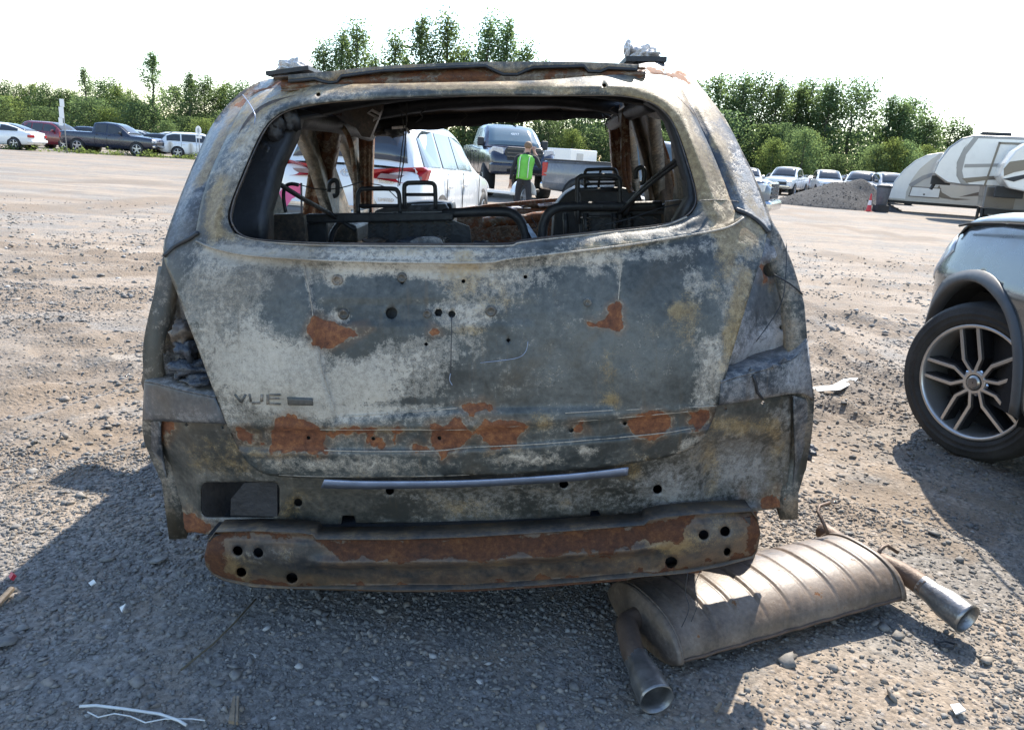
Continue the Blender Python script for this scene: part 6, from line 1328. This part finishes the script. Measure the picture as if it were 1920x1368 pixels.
M_LEAF = [leaf_mat('poplar_leaf', (.082, .120, .068), (.135, .175, .095)), leaf_mat('willow_leaf', (.088, .122, .052), (.150, .180, .075)), leaf_mat('dark_leaf', (.062, .096, .062), (.105, .140, .078))]
M_BARK = simple('tree_bark', (.10, .085, .07), .9, 0, .35, 6, bump=.5, bscale=20)
def leaf_quads(C, s, rng, flat=.5):
    n = len(C); u = rng.normal(size=(n, 3)); u /= np.linalg.norm(u, axis=1)[:, None]; w_ = rng.normal(size=(n, 3)); w_[:, 2] *= flat; w_ -= (w_ * u).sum(1)[:, None] * u; w_ /= np.linalg.norm(w_, axis=1)[:, None]
    a = s[:, None]; V = np.stack([C + u * a, C + w_ * a * .55, C - u * a, C - w_ * a * .55], 1).reshape(-1, 3); return V, np.arange(n * 4).reshape(-1, 4)
def raw_mesh(name, V, F, mat):
    me = bpy.data.meshes.new(name); me.vertices.add(len(V)); me.vertices.foreach_set('co', np.asarray(V, np.float32).ravel()); me.loops.add(F.size); me.loops.foreach_set('vertex_index', F.astype(np.int32).ravel())
    me.polygons.add(len(F)); me.polygons.foreach_set('loop_start', np.arange(0, F.size, F.shape[1], dtype=np.int32)); me.update(); me.materials.append(mat); return me
def tree_proto(seed, H, Wd, base, mat, nl, leaf, shape='oval', sparse=.0):
    rng = np.random.default_rng(seed); b = MB(); top = H * .97
    tr = [(rng.normal(0, .012 * H) * (k / 8), rng.normal(0, .012 * H) * (k / 8), top * k / 8) for k in range(9)]; r0 = .018 * H
    b.tube(tr, [r0 * (1 - .93 * k / 8) + .01 for k in range(9)], 7); tips = []
    def env(f):
        if shape == 'poplar': return (math.sin(min(1, f / .30) * math.pi / 2) ** .8) * (1 - max(0, (f - .35) / .65) ** 1.5) * .9 + .06
        if shape == 'bush': return math.sqrt(max(0, 1 - (max(0, f - .25) / .75) ** 2.2)) * (.75 + .25 * min(1, f * 4))
        return math.sin(min(1, f / .42) * math.pi / 2) * math.sqrt(max(.0, 1 - max(0, (f - .42) / .58) ** 2.0)) + .04
    nb = 30 if shape != 'bush' else 34
    for k in range(nb):
        f = (k + rng.uniform(0, 1)) / nb; z = H * (base + (1 - base) * f * .97); R = Wd * env(f) * rng.uniform(.65, 1.08); a = k * 2.4 + rng.uniform(-.4, .4)
        p0 = np.array([np.interp(z * .86, [q[2] for q in tr], [q[0] for q in tr]), np.interp(z * .86, [q[2] for q in tr], [q[1] for q in tr]), z * .86]); p2 = np.array([R * math.cos(a), R * math.sin(a), min(H, z + R * .25)]); p1 = (p0 + p2) / 2 + np.array([0, 0, -.06 * R])
        b.tube([tuple(p0), tuple(p1), tuple(p2)], [r0 * .28 * (1 - f * .6) + .008, r0 * .16 * (1 - f * .6) + .006, .006], 4); tips += [(p2, R), ((p1 + p2) / 2, R * .8), (p1, R * .7)]
    tips.append((np.array(tr[-1]), Wd * .3)); tips.append((np.array(tr[-2]), Wd * .3))
    tips = [t for t in tips if rng.uniform() > sparse]; C = []
    per = max(6, nl // len(tips))
    for p, R in tips:
        sz = max(.30 * Wd * rng.uniform(.5, 1.1), .34 * R); q = rng.normal(size=(per, 3)) * .62
        C.append(p + q * sz * np.array([1, 1, 1.1]))
    C = np.concatenate(C); C[:, 2] = np.clip(C[:, 2], H * base * .6, H * 1.04); V, F = leaf_quads(C, rng.uniform(.6, 1.3, len(C)) * leaf, rng)
    return b, raw_mesh('crown', V, F, mat)
PROTO = {}
def proto(key, *a, **k):
    b, crown = tree_proto(*a, **k); tm = bpy.data.meshes.new('trunk'); tm.from_pydata([tuple(map(float, v)) for v in b.v], [], b.f); tm.materials.append(M_BARK); PROTO[key] = (tm, crown, a[1])
proto('poplar1', 1, 12, 2.0, .16, M_LEAF[0], 5600, .125, 'poplar', .05); proto('poplar2', 2, 12, 2.3, .14, M_LEAF[0], 5600, .125, 'poplar', .12); proto('poplar3', 3, 12, 1.8, .18, M_LEAF[0], 4200, .125, 'poplar', .22)
proto('oval1', 4, 10, 2.9, .10, M_LEAF[0], 9000, .13, 'oval', .05); proto('oval2', 5, 10, 3.2, .08, M_LEAF[2], 9000, .13, 'oval', .03); proto('oval3', 6, 10, 2.7, .10, M_LEAF[1], 8500, .13, 'oval', .08)
proto('bush1', 7, 5, 2.4, .02, M_LEAF[1], 6000, .10, 'bush', .02); proto('bush2', 8, 5, 2.7, .02, M_LEAF[2], 6000, .10, 'bush', .02); proto('bush3', 9, 5, 2.1, .02, M_LEAF[0], 6000, .10, 'bush', .05)
proto('thin1', 10, 12, 1.7, .22, M_LEAF[0], 3600, .12, 'poplar', .30)
def hor(px): return 238 + .064 * (px - 60)
_rt = random.Random(5)
def plant(key, px, ytop, Y, label, group=None, wx=1.0, name='tree'):
    tm, cm, H = PROTO[key]; h = 1.3 + (hor(px) - ytop) / 1540 * Y; x, y, z = at(px, Y); v = empty(name, (x, y, z), _rt.uniform(0, 6.28)); s = h / H; v.scale = (s * wx, s * wx, s)
    for nm, me in (('trunk', tm), ('crown', cm)):
        o = bpy.data.objects.new(nm, me); COL.objects.link(o); o.parent = v
    return tag(v, label, 'shrub' if name == 'shrub' else 'tree', group)
GL, GC, GR = 'trees along the left edge of the yard', 'tall trees above the roof of the burnt car', 'trees along the right edge of the yard'
LL, LC, LR = 'green tree in the wood left of the burnt car', 'tall loose poplar rising above the burnt roof', 'tall tree in the wood behind the right row of cars'
for k, (px, yt, Y) in enumerate([(-60, 160, 76), (-20, 158, 78), (20, 157, 77), (60, 160, 79), (95, 162, 76), (130, 172, 77), (205, 152, 80), (230, 165, 78), (252, 182, 76), (330, 165, 80), (385, 150, 77), (425, 160, 79), (460, 160, 78), (500, 165, 79), (545, 175, 78)]):
    plant(['oval2', 'oval1', 'oval2', 'oval3'][k % 4], px, yt, Y, LL, GL, 1.25)
plant('thin1', 290, 97, 74, 'tall thin poplar standing clear above the wood on the left', wx=1.25); plant('thin1', 165, 125, 76, 'bare topped tree poking above the wood behind the notice boards', wx=1.0); plant('poplar3', 360, 138, 75, 'pale loose tree beside the left pillar of the burnt car', wx=1.2)
for k, (px, yt, Y) in enumerate([(605, 85, 72), (640, 66, 73), (668, 52, 72), (700, 110, 74), (738, 70, 73), (785, 40, 72), (832, 38, 73), (868, 95, 74), (905, 42, 72), (938, 48, 73), (975, 88, 74), (1010, 120, 74)]):
    plant(['poplar2', 'poplar1', 'poplar2', 'poplar3'][k % 4], px, yt, Y, LC, GC, 1.12)
for k, (px, yt, Y) in enumerate([(1050, 160, 78), (1090, 170, 76), (1140, 165, 78), (1190, 160, 77), (1240, 165, 78), (1290, 155, 77), (1335, 150, 78), (1375, 146, 77), (1412, 150, 79), (1440, 156, 76), (1480, 165, 78), (1500, 158, 80), (1535, 155, 77), (1580, 160, 78), (1650, 180, 78), (1672, 195, 77), (1690, 190, 79), (1725, 225, 77), (1765, 228, 79), (1795, 236, 78), (1840, 262, 80)]):
    plant(['poplar1', 'oval1', 'poplar2', 'oval2', 'poplar1'][k % 5], px, yt, Y, LR, GR, 1.35 if k % 5 in (0, 2, 4) else 1.1)
LS = 'low rounded green shrub at the foot of the far trees'
for k in range(44):
    px = -60 + k * 45 + _rt.uniform(-14, 14); yt = (hor(px) - _rt.uniform(22, 60)) if px < 1000 else (hor(px) - _rt.uniform(40, 105))
    if 1590 < px < 1640: yt = hor(px) - 62
    plant((['bush3', 'bush2', 'bush1', 'bush2'] if px < 1000 else ['oval3', 'bush2', 'oval1', 'bush3', 'oval2'])[k % (4 if px < 1000 else 5)], px, yt, 70 + _rt.uniform(-2, 3), LS, 'shrubs below the far trees', 1.15, 'shrub')
for px, yt in ((1665, 262), (1690, 268), (1640, 275), (1500, 245), (1445, 262)):
    plant('oval3' if px % 2 else 'oval1', px, yt, 64 if px > 1600 else 67, 'sunlit yellow green shrub behind the right row of cars', 'sunlit shrubs behind the right row', 1.2, 'shrub')
# the deep wood behind, one mass
def thicket():
    rng = np.random.default_rng(77); n = 70000; x = rng.uniform(-95, 95, n); y = 84 + rng.uniform(0, 9, n); px = 985 + x / y * 1501
    top = 2.6 + 2.0 * fbm(x * .22, y * .1, 91) + np.where(px > 1000, 3.0 * sstep(1000, 1200, px) * (1 - sstep(1700, 1900, px)), 0) + np.where(px < 300, .8, 0) ; z = top * rng.uniform(0, 1, n) ** .8
    V, F = leaf_quads(np.stack([x, y, z], -1), rng.uniform(.16, .32, n), rng); o = bpy.data.objects.new('undergrowth', raw_mesh('undergrowth', V, F, M_LEAF[2])); COL.objects.link(o)
    tag(o, 'dense dark undergrowth between the far trees', 'undergrowth', kind='stuff')
    n = 9000; x = rng.uniform(-36, -16, n); y = 45.5 + rng.uniform(-.6, 1.2, n) - (x + 30) * 0 + 1.2 * sstep(-30, -20, x) * 3; g = fbm(x * 1.3, y * 1.3, 17); ok = g > .52; x, y = x[ok], y[ok]; z = rng.uniform(.0, .38, len(x)) * (g[ok] - .45) * 4
    V, F = leaf_quads(np.stack([x, y, z], -1), rng.uniform(.03, .08, len(x)), rng); o = bpy.data.objects.new('weeds', raw_mesh('weeds', V, F, M_LEAF[1])); COL.objects.link(o); tag(o, 'straggly weeds along the edge of the yard before the far cars', 'weeds', kind='stuff')
thicket()
